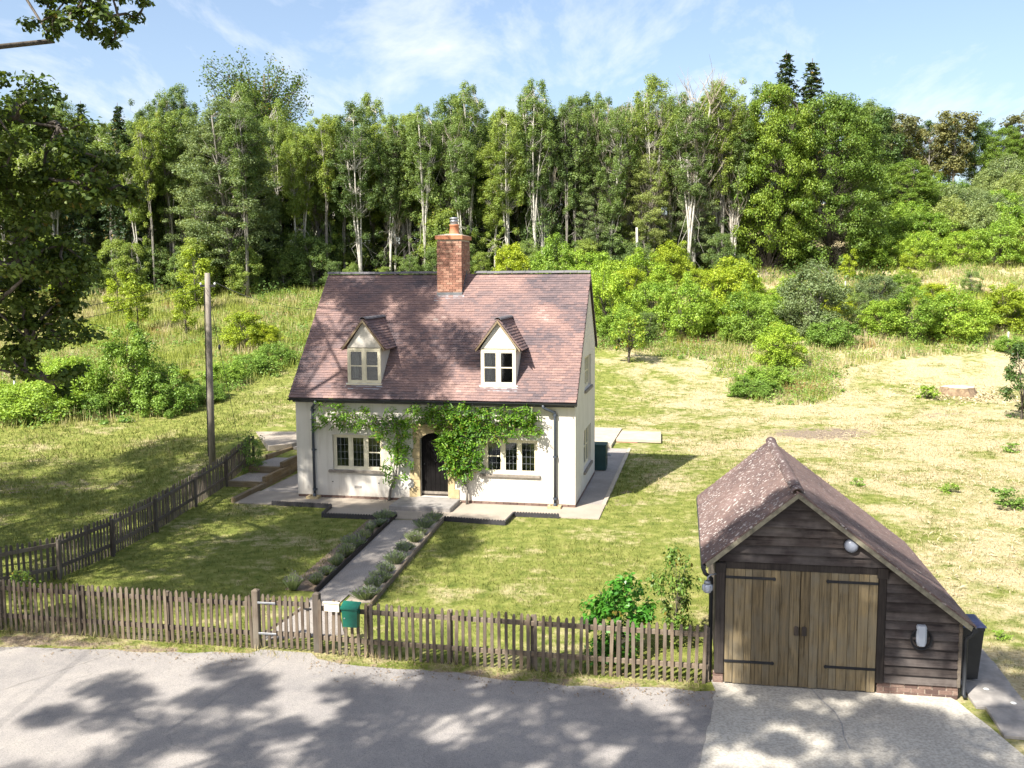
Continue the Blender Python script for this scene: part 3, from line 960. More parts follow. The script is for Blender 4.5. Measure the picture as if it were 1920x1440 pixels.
plinth = empty('plinth', (0, 0, 0), 0, house)
u = 0.02
while u < W - 0.2:
    if not (3.5 < u + .1 < 5.4):
        brick(plinth, (u, -0.012, 0.035), 0, 'brick_old')
    u += 0.2255
v = 0.02
while v < DEP - 0.2:
    brick(plinth, (W + 0.012, v, 0.035), math.pi / 2, 'brick_old')
    v += 0.2255

# roof deck
m = MB()
t_ = 0.10
ov0, ov1 = -0.11, W + 0.07
prof = [(EAVE_V, EAVE_Z), (RID_V, RID_Z), (BACK_V, BACK_Z), (BACK_V - 0.03, BACK_Z - t_), (RID_V, RID_Z - t_ * 1.5), (EAVE_V + 0.04, EAVE_Z - t_)]
n = len(prof)
m.add([(ov0, a, b) for a, b in prof] + [(ov1, a, b) for a, b in prof],
      [(0, 1, n + 1, n), (1, 2, n + 2, n + 1), (2, 3, n + 3, n + 2), (3, 4, n + 4, n + 3), (4, 5, n + 5, n + 4), (5, 0, n, n + 5),
       (0, 5, 4, 1), (1, 4, 3, 2), (n, n + 1, n + 4, n + 5), (n + 1, n + 2, n + 3, n + 4)])
roof = m.build('roof', 'tile_red', house)

def tile_geom(w=0.16, l=0.2, t=0.021):
    # tail at y=0, head at y=l; slightly cambered
    return np.array([(0, 0, 0), (w, 0, 0), (w, l, 0), (0, l, 0), (0, 0, t), (w, 0, t), (w, l, t), (0, l, t), (w / 2, 0, t + .001), (w / 2, l, t + .001), (w / 2, 0, .001), (w / 2, l, .001)], float)
TILE_F = [(0, 10, 8, 4), (10, 1, 5, 8), (4, 8, 9, 7), (8, 5, 6, 9), (1, 2, 6, 5), (3, 0, 4, 7)]
TILE_V = {}

def tile_roof(parent, origin, along, slope_len, width_fn, gauge, tw, mat, singles=300, seed=5, skip=None, lift=0.034):
    """courses of plain tiles on a plane. origin at eave start, along = unit vector of the eave, up = unit vector up the slope.
    width_fn(s) -> (a0, a1) range along the eave at slope distance s. The first `singles` tiles are objects, the rest one field."""
    rg = np.random.default_rng(seed)
    o0, ax, ay = (np.array(q, float) for q in (origin, along[0], along[1]))
    az = np.cross(ax, ay); az /= np.linalg.norm(az)
    if az[2] < 0: az = -az
    base = tile_geom(tw - 0.002)
    rows = int(slope_len / gauge)
    V, Fs, Rn = [], [], []
    cnt = 0
    F = np.array(TILE_F)
    for i in range(rows):
        s = i * gauge
        a0, a1 = width_fn(s)
        a = a0 - (tw / 2 if i % 2 else 0)
        rowshift = rg.normal() * 0.004
        while a < a1 - 0.02:
            x0, x1 = max(a, a0), min(a + tw, a1)
            a += tw
            if x1 - x0 < 0.03 or (skip and skip((x0 + x1) / 2, s)):
                continue
            r = float(np.clip(.5 + .36 * (rg.random() - .5) + 1.25 * (fbm(np.array([x0]), np.array([s * 1.6]), 1.3, 17 + seed)[0] - .5), 0, .999))
            ds, dz, ry = rowshift + rg.normal() * 0.003, rg.normal() * 0.0018, rg.normal() * 0.004
            tilt = (lift - 0.004) / 0.2
            c = o0 + ax * x0 + ay * (s + ds) + az * (lift + dz)
            Y = ay - az * tilt; Y /= np.linalg.norm(Y)
            X = ax + az * ry + ay * rg.normal() * 0.004; X /= np.linalg.norm(X)
            Z = np.cross(X, Y)
            if Z @ az < 0: Z = -Z
            if cnt < singles:
                key = (round(tw, 3), int(r * 14))
                if key not in TILE_V:
                    mm = MB(); mm.add([tuple(q) for q in base], TILE_F, (key[1] + 0.5) / 14)
                    TILE_V[key] = mm.mesh('tile')
                me = TILE_V[key]
                if not me.materials: me.materials.append(None)
                ob = bpy.data.objects.new('tile', me)
                COL.objects.link(ob)
                ob.parent = parent
                Mx = Matrix(((X[0], Y[0], Z[0], c[0]), (X[1], Y[1], Z[1], c[1]), (X[2], Y[2], Z[2], c[2]), (0, 0, 0, 1)))
                Mx = Mx @ Matrix.Diagonal(((x1 - x0 - 0.002) / (tw - 0.002), 1, 1, 1))
                ob.matrix_local = Mx
                ob.material_slots[0].link = 'OBJECT'
                ob.material_slots[0].material = M[mat]
                cnt += 1
            else:
                b = base.copy(); b[:, 0] *= (x1 - x0 - 0.002) / (tw - 0.002)
                Fs.append(F + 12 * len(V))
                V.append(c + b[:, :1] * X + b[:, 1:2] * Y + b[:, 2:] * Z)
                Rn.append(np.full(12, r))
    if V:
        me = fast_mesh('tile_field', np.concatenate(V), np.concatenate(Fs), np.concatenate(Rn))
        me.shade_flat()
        tag(obj('tile_field', me, mat, parent), kind='stuff')

FL = math.hypot(RID_Z - EAVE_Z, RID_V - EAVE_V)
upf = ((0), (RID_V - EAVE_V) / FL, (RID_Z - EAVE_Z) / FL)
D1, D2 = (1.74, 2.86), (6.07, 7.18)
DV, DZ0, DZ1, DZA = 0.15, 3.70, 4.86, 5.70
def dskip(x, s):
    u = x + ov0; vv = EAVE_V + s * upf[1]; z = EAVE_Z + s * upf[2]
    for a, b in (D1, D2):
        if a + .03 < u < b - .03 and vv > DV + 0.02 and z < DZ1: return True
    return 4.06 < u < 4.84 and vv > 2.72
tile_roof(roof, (ov0, EAVE_V - upf[1] * 0.04, EAVE_Z - upf[2] * 0.04), ((1, 0, 0), upf), FL - 0.03, lambda s: (0, ov1 - ov0), 0.1, 0.167, 'tile_red', 300, 5, dskip)
BL = math.hypot(RID_Z - BACK_Z, BACK_V - RID_V)
upb = (0, -(BACK_V - RID_V) / BL, (RID_Z - BACK_Z) / BL)
tile_roof(roof, (ov0, BACK_V + .03, BACK_Z - .03), ((1, 0, 0), upb), BL - 0.03, lambda s: (0, ov1 - ov0), 0.1, 0.167, 'tile_red', 0, 6)

def ridge_piece(L, r=0.12):
    m = MB()
    k = 7
    vs = []
    for y in (0, L):
        for rad in (r, r - 0.018):
            for i in range(k):
                t = math.pi * (0.08 + 0.84 * i / (k - 1))
                vs.append((y, -math.cos(t) * rad, math.sin(t) * rad * 0.85))
    fs = []
    for i in range(k - 1):
        fs += [(i, 2 * k + i, 2 * k + i + 1, i + 1), (k + i, k + i + 1, 3 * k + i + 1, 3 * k + i), (i, i + 1, k + i + 1, k + i), (2 * k + i, 3 * k + i, 3 * k + i + 1, 2 * k + i + 1)]
    fs += [(0, k, 3 * k, 2 * k), (k - 1, 3 * k - 1, 4 * k - 1, 2 * k - 1)]
    m.add(vs, fs, 0.05)
    return m
rme = [ridge_piece(0.43).mesh('ridge_tile') for _ in range(1)][0]
mat_tile('ridge_grey', [(0.0, (0.12, 0.115, 0.125)), (0.5, (0.19, 0.175, 0.175)), (1.0, (0.26, 0.22, 0.21))])
u = ov0
while u < ov1 - 0.2:
    if not (3.75 < u < 4.75):
        obj('ridge_tile', rme, 'ridge_grey', roof, (u, RID_V, RID_Z + 0.005 + random.gauss(0, .005)), (0, random.gauss(0, .008), random.gauss(0, .01)))
    u += 0.438
# verge undercloak at both gables
for uu in (ov0 + 0.005, ov1 - 0.045):
    m = MB()
    m.add([(uu + dx, a, b) for dx in (0, 0.04) for a, b in [(EAVE_V, EAVE_Z - .14), (EAVE_V, EAVE_Z - 0.103), (RID_V, RID_Z - .153), (BACK_V, BACK_Z - .103), (BACK_V, BACK_Z - .14), (RID_V, RID_Z - .21)]],
          [(0, 1, 2, 5), (5, 2, 3, 4), (6, 11, 8, 7), (11, 10, 9, 8), (0, 5, 11, 6), (5, 4, 10, 11), (0, 6, 7, 1), (4, 3, 9, 10)])
    m.build('verge_board', 'post_dark', house)
# gutter: half round with a lip, plus fascia
m = MB()
k = 8
prof = [(-0.06 * math.cos(math.pi * i / (k - 1)), -0.065 * math.sin(math.pi * i / (k - 1))) for i in range(k)]
prof = prof + [(a * 0.86, b * 0.86) for a, b in reversed(prof)]
n = len(prof)
m.add([(x, EAVE_V - 0.045 + a, EAVE_Z - 0.035 + b) for x in (ov0 - 0.02, ov1 + 0.02) for a, b in prof],
      [(i, (i + 1) % n, n + (i + 1) % n, n + i) for i in range(n)] + [tuple(range(n - 1, -1, -1)), tuple(range(n, 2 * n))])
gut = m.build('gutter', 'gutter_black', house)
for i in range(10):
    uu = 0.2 + i * 0.95
    MB().box((uu, EAVE_V - 0.11, EAVE_Z - 0.115), (uu + 0.025, EAVE_V + 0.03, EAVE_Z - 0.098)).build('gutter_bracket', 'gutter_black', gut)
MB().box((0.0, EAVE_V + 0.03, EAVE_Z - 0.16), (W, EAVE_V + 0.055, EAVE_Z - 0.1)).build('fascia', 'gutter_black', house)
MB().box((0.0, EAVE_V + 0.056, EAVE_Z - 0.14), (W, 0.0, EAVE_Z - 0.115)).build('soffit', 'lime_render', house)
for top, bot in ((0.80, 0.60), (8.08, 8.41)):
    yv = -0.075
    dp = MB().tube([(top, EAVE_V - 0.045, EAVE_Z - 0.09), (top, EAVE_V - 0.045, EAVE_Z - 0.17), (top + (bot - top) * .2, EAVE_V - 0.02, EAVE_Z - 0.21), (bot, yv - 0.01, EAVE_Z - 0.34), (bot, yv, EAVE_Z - 0.44), (bot, yv, 0.14)], 0.043, 10).build('downpipe', 'pipe_slate', house, True)
    for z in (EAVE_Z - 0.46, 1.55, 0.26):
        MB().lathe([(0.044, 0), (0.06, 0.005), (0.06, 0.07), (0.044, 0.075)], (bot, yv, z), 12).build('pipe_collar', 'pipe_slate', dp)
        MB().box((bot - .075, yv + .02, z + .02), (bot + .075, -0.001, z + .05)).build('pipe_clip', 'pipe_slate', dp)
    MB().tube([(bot, yv, 0.15), (bot, yv - 0.02, 0.10), (bot, yv - 0.09, 0.06)], 0.05, 10).build('pipe_shoe', 'pipe_slate', dp)
    g = MB()
    for a in ((bot - .2, -.32, bot + .2, -.25), (bot - .2, -.05, bot + .2, -.02), (bot - .2, -.25, bot - .13, -.05), (bot + .13, -.25, bot + .2, -.05)):
        g.box((a[0], a[1], 0.0), (a[2], a[3], 0.1))
    g.build('gully_surround', 'sandstone', house)

# windows -------------------------------------------------------------
def window(parent, w, h, lights, loc, rz, leaded=True, transoms=(), curtain=None, name='window'):
    """casement window lying in local xz, outside towards -y, frame front at y=0"""
    fr = MB()
    F, dpt = 0.065, 0.07
    fr.box((0, 0, 0), (w, dpt, F)); fr.box((0, 0, h - F), (w, dpt, h))
    fr.box((0, 0.001, F), (F, dpt, h - F)); fr.box((w - F, 0.001, F), (w, dpt, h - F))
    lw = (w - 2 * F) / lights
    for i in range(1, lights):
        x = F + i * lw
        fr.box((x - 0.04, 0.001, F), (x + 0.04, dpt, h - F))
    win = fr.build(name, 'cream_paint', parent, loc=loc, rot=(0, 0, rz))
    for i in range(lights):
        x0, x1 = F + i * lw + (0.04 if i else 0), F + (i + 1) * lw - (0.04 if i < lights - 1 else 0)
        s = MB()
        S = 0.04
        z0, z1 = F, h - F
        s.box((x0, 0.012, z0), (x1, 0.05, z0 + S)); s.box((x0, 0.012, z1 - S), (x1, 0.05, z1))
        s.box((x0, 0.013, z0 + S), (x0 + S, 0.05, z1 - S)); s.box((x1 - S, 0.013, z0 + S), (x1, 0.05, z1 - S))
        if i in transoms:
            zm = (z0 + z1) / 2
            s.box((x0 + S, 0.014, zm - .018), (x1 - S, 0.05, zm + .018))
        s.build('casement', 'cream_paint', win)
        MB().box((x0 + S, 0.030, z0 + S), (x1 - S, 0.034, z1 - S)).build('pane', 'window_glass', win)
        if leaded:
            l = MB()
            for q in range(1, 3):
                xx = x0 + S + (x1 - x0 - 2 * S) * q / 3
                l.box((xx - .006, 0.024, z0 + S), (xx + .006, 0.0295, z1 - S))
            for q in range(1, 4):
                zz = z0 + S + (z1 - z0 - 2 * S) * q / 4
                l.box((x0 + S, 0.0235, zz - .006), (x1 - S, 0.0292, zz + .006))
            l.build('lead_lattice', 'lead_bar', win)
    if curtain:
        for x0, x1 in curtain:
            c = MB()
            nseg = max(6, int((x1 - x0) / 0.025))
            vs = []
            for i in range(nseg + 1):
                x = x0 + (x1 - x0) * i / nseg
                yy = 0.16 + 0.02 * math.sin(i * 1.7)
                vs += [(x, yy, 0.02), (x, yy, h - 0.02), (x, yy + .006, 0.02), (x, yy + .006, h - 0.02)]
            fs = []
            for i in range(nseg):
                a = i * 4
                fs += [(a, a + 4, a + 5, a + 1), (a + 2, a + 3, a + 7, a + 6)]
            c.add(vs, fs)
            c.build('curtain', 'curtain', win)
    return win
wa = window(house, 1.66, 1.13, 3, (1.22, 0.09, 0.95), 0, True, (2,), [(0.05, 0.2), (1.46, 1.6)])
wb = window(house, 1.67, 1.07, 3, (6.18, 0.09, 0.99), 0, True, (0,), [(0.05, 0.2), (1.46, 1.6)])
window(house, 1.8, 1.08, 3, (W - 0.09, 2.28, 3.36), math.pi / 2, False, (0, 1, 2))
window(house, 2.02, 1.33, 3, (W - 0.09, 2.08, 0.72), math.pi / 2, False, (0, 1, 2))
for a, b, z in ((1.08, 2.99, 0.865), (6.04, 7.95, 0.905)):
    MB().bbox((a, -0.07, z), (b, 0.1, z + 0.083), 0.012).build('window_sill', 'sill_stone', house)
for a, b, z in ((2.2, 4.16, 3.27), (2.0, 4.18, 0.63)):
    MB().bbox((W - 0.1, a, z), (W + 0.07, b, z + 0.087), 0.012).build('window_sill', 'sill_stone', house)
# thin stone-coloured lining of the front openings, hood line above
for a, b, z in ((1.14, 2.96, 2.083), (6.1, 7.93, 2.063)):
    MB().bbox((a, -0.025, z), (b, 0.05, z + 0.05), 0.01).build('window_head', 'lime_render', house)
MB().box((1.93, -0.012, 0.37), (2.17, 0.0, 0.45)).build('air_brick', 'grey_slab', house)
MB().box((7.0, -0.012, 0.37), (7.24, 0.0, 0.45)).build('air_brick', 'lime_render', house)
for a in (1.2, 2.75):
    MB().lathe([(0.0, 0), (0.022, 0), (0.022, 0.02), (0, 0.02)], (a, -0.01, 0.55), 8).build('wall_peg', 'iron', house)

# door and its stone surround
door = empty('door', (4.12, 0.15, 0.19), 0, house)
dw = 0.90
def arch_top(x):
    t = abs(x - dw / 2) / (dw / 2)
    return 2.02 - 0.19 + 0.20 * (1 - t ** 2.2)
npl = 6
for i in range(npl):
    a, b = i * dw / npl + 0.004, (i + 1) * dw / npl - 0.004
    poly = [(a, 0.05), (b, 0.05), (b, arch_top(b)), ((a + b) / 2, arch_top((a + b) / 2)), (a, arch_top(a))]
    MB().prism(poly, 0.0 + random.random() * 0.003, 0.05).build('plank', 'door_black', door)
MB().box((0.0, -0.02, 0.06), (dw, -0.001, 0.14)).build('weather_bar', 'sill_stone', door)
MB().box((0.0, -0.03, 0.0), (dw, 0.06, 0.05)).build('threshold', 'post_dark', door)
g = MB()
cx, cz = 0.47, 1.45
dm = [(cx, cz - .17), (cx + .095, cz), (cx, cz + .17), (cx - .095, cz)]
di = [(cx, cz - .13), (cx + .07, cz), (cx, cz + .13), (cx - .07, cz)]
for i in range(4):
    j = (i + 1) % 4
    g.prism([dm[i], dm[j], di[j], di[i]], -0.018, -0.001)
g.build('diamond_light_frame', 'iron', door)
MB().prism(di, -0.008, -0.002).build('diamond_pane', 'window_glass', door)
MB().lathe([(0.0, 0.0), (0.03, 0.0), (0.035, 0.012), (0.02, 0.02), (0, 0.02)], (0, 0, 0), 12).build('door_knob', 'iron', door, True, loc=(0.1, -0.005, 1.0), rot=(math.pi / 2, 0, 0))
MB().tube([(cx - .035, -.015, 1.18), (cx - .03, -.03, 1.12), (cx, -.035, 1.09), (cx + .03, -.03, 1.12), (cx + .035, -.015, 1.18)], 0.008, 6).build('knocker', 'iron', door)
sur = empty('door_surround', (0, 0, 0), 0, house)
zc = 0.16
wide = [0.36, 0.22, 0.33, 0.21, 0.25, 0.21]
hs = [0.30, 0.26, 0.30, 0.38, 0.30, 0.29]
for i, (wd, hh) in enumerate(zip(wide, hs)):
    for sgn, edge in ((-1, 4.12), (1, 5.02)):
        a, b = (edge - wd, edge) if sgn < 0 else (edge, edge + wd)
        MB().bbox((a, -0.022 - random.random() * 0.008, zc + 0.003), (b, 0.12, zc + hh - 0.003), 0.01).build('jamb_stone', 'sandstone', sur)
    zc += hh
top = [(3.90, zc), (4.12, zc)] + [(a, b) for a, b in reversed(DOOR[2:])][:0]
arch = [(a, b) for a, b in reversed(DOOR[2:])]
lint = [(3.90, zc + .002), (4.118, zc + .002)] + [(a, b + 0.004) for a, b in arch] + [(5.022, zc + .002), (5.24, zc + .002), (5.24, 2.42), (3.90, 2.42)]
loops = [[Vector((a, b, 0)) for a, b in lint]]
tri = tessellate_polygon(loops)
m = MB(); n = len(lint)
m.add([(a, -0.028, b) for a, b in lint] + [(a, 0.12, b) for a, b in lint], [tuple(t) for t in tri] + [tuple(n + q for q in t) for t in tri] + [(i, n + i, n + (i + 1) % n, (i + 1) % n) for i in range(n)])
m.build('lintel_stone', 'sandstone', sur)
MB().bbox((3.84, -0.07, 2.423), (5.30, 0.05, 2.49), 0.015).build('hood_mould', 'sandstone', sur)
ds = MB().bbox((3.5, -1.28, 0.0), (5.42, -0.06, 0.17), 0.02).build('doorstep', 'grey_slab', house)
MB().bbox((4.0, -0.055, 0.0), (5.1, 0.2, 0.185), 0.01).build('threshold_step', 'grey_slab', house)

# chimney ---------------------------------------------------------------
CU0, CU1, CV0, CV1, CZ = 4.01, 4.86, 2.655, 3.86, 8.30
ch = MB().box((CU0 + .02, CV0 + .02, 6.0), (CU1 - .02, CV1 - .02, CZ)).build('chimney', 'mortar', house)
z = 6.50
row = 0
while z < CZ - 0.07:
    offs = 0 if row % 2 else 0.108
    for (ax0, ax1, place) in ((CU0, CU1, 'f'), (CV0 + .104, CV1, 'r'), (CV0 + .104, CV1, 'l')):
        a = ax0 - (offs if offs else 0)
        while a < ax1 - 0.03:
            x0, x1 = max(a, ax0), min(a + 0.205, ax1)
            a += 0.2155
            if x1 - x0 < 0.04: continue
            sc = ((x1 - x0) / 0.215, 1, 1)
            j = random.gauss(0, .0015)
            if place == 'f': brick(ch, (x0, CV0 + j, z), 0, 'brick_red', None, sc)
            elif place == 'r': brick(ch, (CU1 + j, x0, z), math.pi / 2, 'brick_red', None, sc)
            elif z > 6.55 and row % 1 == 0: brick(ch, (CU0 - j, x1, z), -math.pi / 2, 'brick_red', None, sc)
    z += 0.0755; row += 1
m = MB().bbox((CU0 - .045, CV0 - .045, CZ - 0.005), (CU1 + .045, CV1 + .045, CZ + .125), 0.008)
m.build('chimney_cap', 'terracotta', ch)
m = MB()
m.add([(CU0 - .03, CV0 - .03, CZ + .126), (CU1 + .03, CV0 - .03, CZ + .126), (CU1 + .03, CV1 + .03, CZ + .126), (CU0 - .03, CV1 + .03, CZ + .126), (4.25, 3.0, CZ + .19), (4.65, 3.0, CZ + .19), (4.65, 3.5, CZ + .19), (4.25, 3.5, CZ + .19)],
      [(0, 1, 5, 4), (1, 2, 6, 5), (2, 3, 7, 6), (3, 0, 4, 7), (4, 5, 6, 7)])
m.build('flaunching', 'paving_slab', ch)
pc = (4.47, 3.25, CZ + .15)
MB().lathe([(0.19, 0), (0.185, 0.05), (0.165, 0.08), (0.15, 0.3), (0.165, 0.31), (0.165, 0.36), (0.13, 0.36)], pc, 16).build('chimney_pot', 'terracotta', ch, True)
MB().lathe([(0.135, 0.36), (0.135, 0.44), (0.155, 0.45), (0.155, 0.48), (0.12, 0.48), (0.12, 0.54), (0.16, 0.545), (0.15, 0.58), (0.06, 0.60), (0, 0.60)], pc, 16).build('chimney_cowl', 'galvanised', ch, True)
# lead apron and flashing
zz = roof_z(CV0)
m = MB()
m.add([(CU0 - .08, CV0 - .2, roof_z(CV0 - .2) + .06), (CU1 + .08, CV0 - .2, roof_z(CV0 - .2) + .06), (CU1 + .08, CV0 + .0, roof_z(CV0) + .065), (CU0 - .08, CV0 + .0, roof_z(CV0) + .065),
       (CU0 - .08, CV0 - .2, roof_z(CV0 - .2) + .045), (CU1 + .08, CV0 - .2, roof_z(CV0 - .2) + .045)], [(0, 1, 2, 3), (0, 4, 5, 1)])
m.build('lead_apron', 'lead', ch)
MB().box((CU0 - .012, CV0 - .014, zz + .02), (CU1 + .012, CV0 - .002, zz + .15)).build('lead_upstand', 'lead_bar', ch)
for uu in (CU0 - .015, CU1 + .003):
    m = MB()
    a, b = CV0, RID_V
    m.add([(uu + dx, q, roof_z(q) + dz) for dx in (0, .012) for q, dz in ((a, .02), (b, .02), (b, .14), (a, .14))], [(0, 1, 2, 3), (7, 6, 5, 4), (3, 2, 6, 7), (0, 3, 7, 4), (1, 5, 6, 2)])
    m.build('lead_flashing', 'lead_bar', ch)

# dormers -----------------------------------------------------------------
def dormer(u0, u1, label):
    vi = lambda z: EAVE_V + (z - EAVE_Z) / SL
    uc = (u0 + u1) / 2
    m = MB()
    # cheeks and front frame body, open where the window sits
    for a, b in ((u0, u0 + 0.045), (u1 - 0.045, u1)):
        m.add([(x, q, z) for x in (a, b) for q, z in ((DV, DZ0 - .05), (DV, DZ1), (vi(DZ1) + .1, DZ1), (vi(DZ0), DZ0 - .05))],
              [(0, 1, 2, 3), (7, 6, 5, 4), (0, 4, 5, 1), (1, 5, 6, 2)])
    # gable triangle with thickness
    m.prism([(u0 - .0, DZ1), (u1 + .0, DZ1), (uc, DZA - .03)], DV - 0.02, DV + 0.03)
    # ceiling slab behind the gable to close the box
    m.box((u0 + .046, DV + .031, DZ1 - .02), (u1 - .046, vi(DZ1) + .1, DZ1 - .002))
    d = m.build('dormer', 'lime_render', house)
    if label: d['label'] = label
    wn_ = window(d, u1 - u0 - 0.02, DZ1 - DZ0 - 0.05, 2, (u0 + .01, DV - 0.045, DZ0 + 0.02), 0, False, (0, 1), [(0.1, 0.32)] , 'dormer_window')
    MB().bbox((u0 - .03, DV - .10, DZ0 - .045), (u1 + .03, DV + .02, DZ0 + .018), 0.008).build('sill', 'cream_paint', d)
    mm = MB()
    mm.add([(u0 - .06, DV - .22, roof_z(DV - .22) + .062), (u1 + .06, DV - .22, roof_z(DV - .22) + .062), (u1 + .06, DV - .0, roof_z(DV) + .066), (u0 - .06, DV - .0, roof_z(DV) + .066),
            (u0 - .06, DV - .22, roof_z(DV - .22) + .04), (u1 + .06, DV - .22, roof_z(DV - .22) + .04)], [(0, 1, 2, 3), (0, 4, 5, 1)])
    mm.build('lead_apron', 'lead', d)
    MB().box((u0 + .05, DV + .155, DZ0 + .0), (u1 - .05, DV + .17, DZ1 - .025)).build('dark_room_panel', 'iron', d)  # added black panel standing in for the unlit room behind the glass
    ovh = 0.14
    ez = DZ1 - 0.05
    ra = DZA + 0.02
    half = (u1 - u0) / 2 + ovh
    sl = math.hypot(half, ra - ez)
    fv = DV - 0.10
    for sgn in (-1, 1):
        e0 = (uc + sgn * half, fv, ez)
        # deck
        dk = MB()
        A = [(uc + sgn * half, fv, ez), (uc, fv, ra), (uc, vi(ra) + .05, ra), (uc + sgn * half, vi(ez) + .05, ez)]
        B = [(x, y, z - .04) for x, y, z in A]
        dk.add(A + B, [(0, 1, 2, 3), (7, 6, 5, 4), (0, 4, 5, 1), (0, 3, 7, 4), (3, 2, 6, 7)])
        dk.build('dormer_roof', 'tile_red', d)
        upv = (-sgn * half / sl, 0, (ra - ez) / sl)
        vlen = lambda s, ez=ez: (0, max(0.05, vi(ez + s * (ra - ez) / sl) - fv + 0.06))
        tile_roof(d, (e0[0] + sgn * .03, e0[1], e0[2] - .02), ((0, 1, 0), upv), sl - 0.02, vlen, 0.1, 0.167, 'tile_red', 999, 20 + sgn, None)
        bb = MB()
        th = 0.085
        nx, nz = upv[2] * -1 * sgn * -1, 0
        bb.prism([(uc + sgn * half, ez - .05), (uc + sgn * half, ez + .015), (uc, ra + .02), (uc, ra - .07)][::(1 if sgn > 0 else -1)], fv - 0.03, fv - 0.003)
        bb.build('barge_board', 'verge_board', d)
    for i in range(5):
        q = fv + i * 0.40
        if q + 0.2 < vi(ra):
            obj('ridge_tile', rme, 'ridge_grey', d, (uc, q, ra + .0), (0, 0, math.pi / 2))
    return d
dormer(*D1, 'left tiled dormer mostly in tree shade')
dormer(*D2, 'right tiled dormer in full sun')
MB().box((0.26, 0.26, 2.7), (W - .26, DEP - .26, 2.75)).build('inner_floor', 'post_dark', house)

# ------------------------------------------------------------------ garage
GW, GL_, GA, GAH = 3.92, 5.0, 1.25, 3.42
GLE, GLZ, GRE, GRZ = -0.24, 2.16, 4.05, 1.30
garage = empty('garage', (GX, GY, 0), -GYAW)
tag(garage, 'dark weatherboarded garage with oak double doors and lichened tile catslide roof', 'garage')
def groof_z(u):
    return GLZ + (u - GLE) * (GAH - GLZ) / (GA - GLE) if u < GA else GAH - (u - GA) * (GAH - GRZ) / (GRE - GA)
def groof_u(z):
    return (GLE + (z - GLZ) * (GA - GLE) / (GAH - GLZ), GA + (GAH - z) * (GRE - GA) / (GAH - GRZ))
# weatherboards
def board(u0b, u1b, u0t, u1t, z0, z1, v=0.0, par=None):
    t0, t1 = 0.066, 0.006
    m = MB()
    y0b, y0t = v - t0, v - t1
    m.add([(u0b, y0b, z0), (u1b, y0b, z0), (u1t, y0t, z1), (u0t, y0t, z1), (u0b, v, z0), (u1b, v, z0), (u1t, v, z1), (u0t, v, z1)],
          [(0, 1, 2, 3), (5, 4, 7, 6), (4, 5, 1, 0), (3, 2, 6, 7), (1, 5, 6, 2), (4, 0, 3, 7)])
    return m.build('weatherboard', 'weatherboard', par or garage)
z = 2.20
while z < GAH - 0.15:
    z1 = min(z + 0.172, GAH - 0.1)
    l0, r0 = groof_u(z + .07); l1, r1 = groof_u(z1 + .07)
    lo = -0.02
    board(max(lo, l0), r0, max(lo, l1), r1, z, z1)
    z += 0.155
z = 0.235
while z < 2.16:
    z1 = min(z + 0.172, 2.19)
    r0, r1 = min(3.87, groof_u(z + .07)[1]), min(3.87, groof_u(z1 + .07)[1])
    if r1 > 2.8: board(2.72, r0, 2.72, r1, z, z1)
    z += 0.155
# frame posts, lintel, corner posts
MB().bbox((-0.06, -0.06, 0.22), (0.10, 0.08, 2.06), 0.012).build('door_post', 'post_dark', garage)
MB().bbox((2.585, -0.06, 0.22), (2.715, 0.08, 2.04), 0.012).build('door_post', 'post_dark', garage)
MB().bbox((-0.07, -0.075, 2.0), (0.11, 0.0, 2.17), 0.01).build('post_cap', 'post_dark', garage)
MB().bbox((2.56, -0.075, 2.02), (2.74, 0.0, 2.19), 0.01).build('post_cap', 'post_dark', garage)
MB().bbox((0.102, -0.045, 2.075), (2.583, 0.06, 2.198), 0.01).build('lintel', 'post_dark', garage)
MB().bbox((3.872, -0.05, 0.22), (3.93, 0.02, 1.34), 0.008).build('corner_board', 'rail_wood', garage)
# walls behind the boards (sides and back)
m = MB()
m.add([(0.0, 0.012, 0), (GW, 0.012, 0), (GW, 0.012, groof_z(GW) - .07), (GA, 0.012, GAH - .07), (0.0, 0.012, groof_z(0) - .07)] + [(0.0, GL_ - .15, 0), (GW, GL_ - .15, 0), (GW, GL_ - .15, groof_z(GW) - .07), (GA, GL_ - .15, GAH - .07), (0.0, GL_ - .15, groof_z(0) - .07)],
      [(0, 1, 2, 3, 4), (9, 8, 7, 6, 5), (0, 5, 6, 1), (1, 6, 7, 2), (4, 9, 5, 0)])
m.build('wall_lining', 'post_dark', garage)
z = 0.2
while z < 1.95:
    for sgn in (-1, 1):
        if sgn > 0 and z > 1.15: continue
        m = MB()
        x0 = 0.0 if sgn < 0 else GW
        m.add([(x0 + sgn * .034, 0.0, z), (x0 + sgn * .034, GL_ - .1, z), (x0 + sgn * .01, GL_ - .1, z + .17), (x0 + sgn * .01, 0.0, z + .17), (x0, 0, z), (x0, GL_ - .1, z), (x0, GL_ - .1, z + .17), (x0, 0, z + .17)],
              [(0, 1, 2, 3), (4, 5, 1, 0), (3, 2, 6, 7), (0, 3, 7, 4), (1, 5, 6, 2)])
        m.build('weatherboard', 'weatherboard', garage)
    z += 0.155
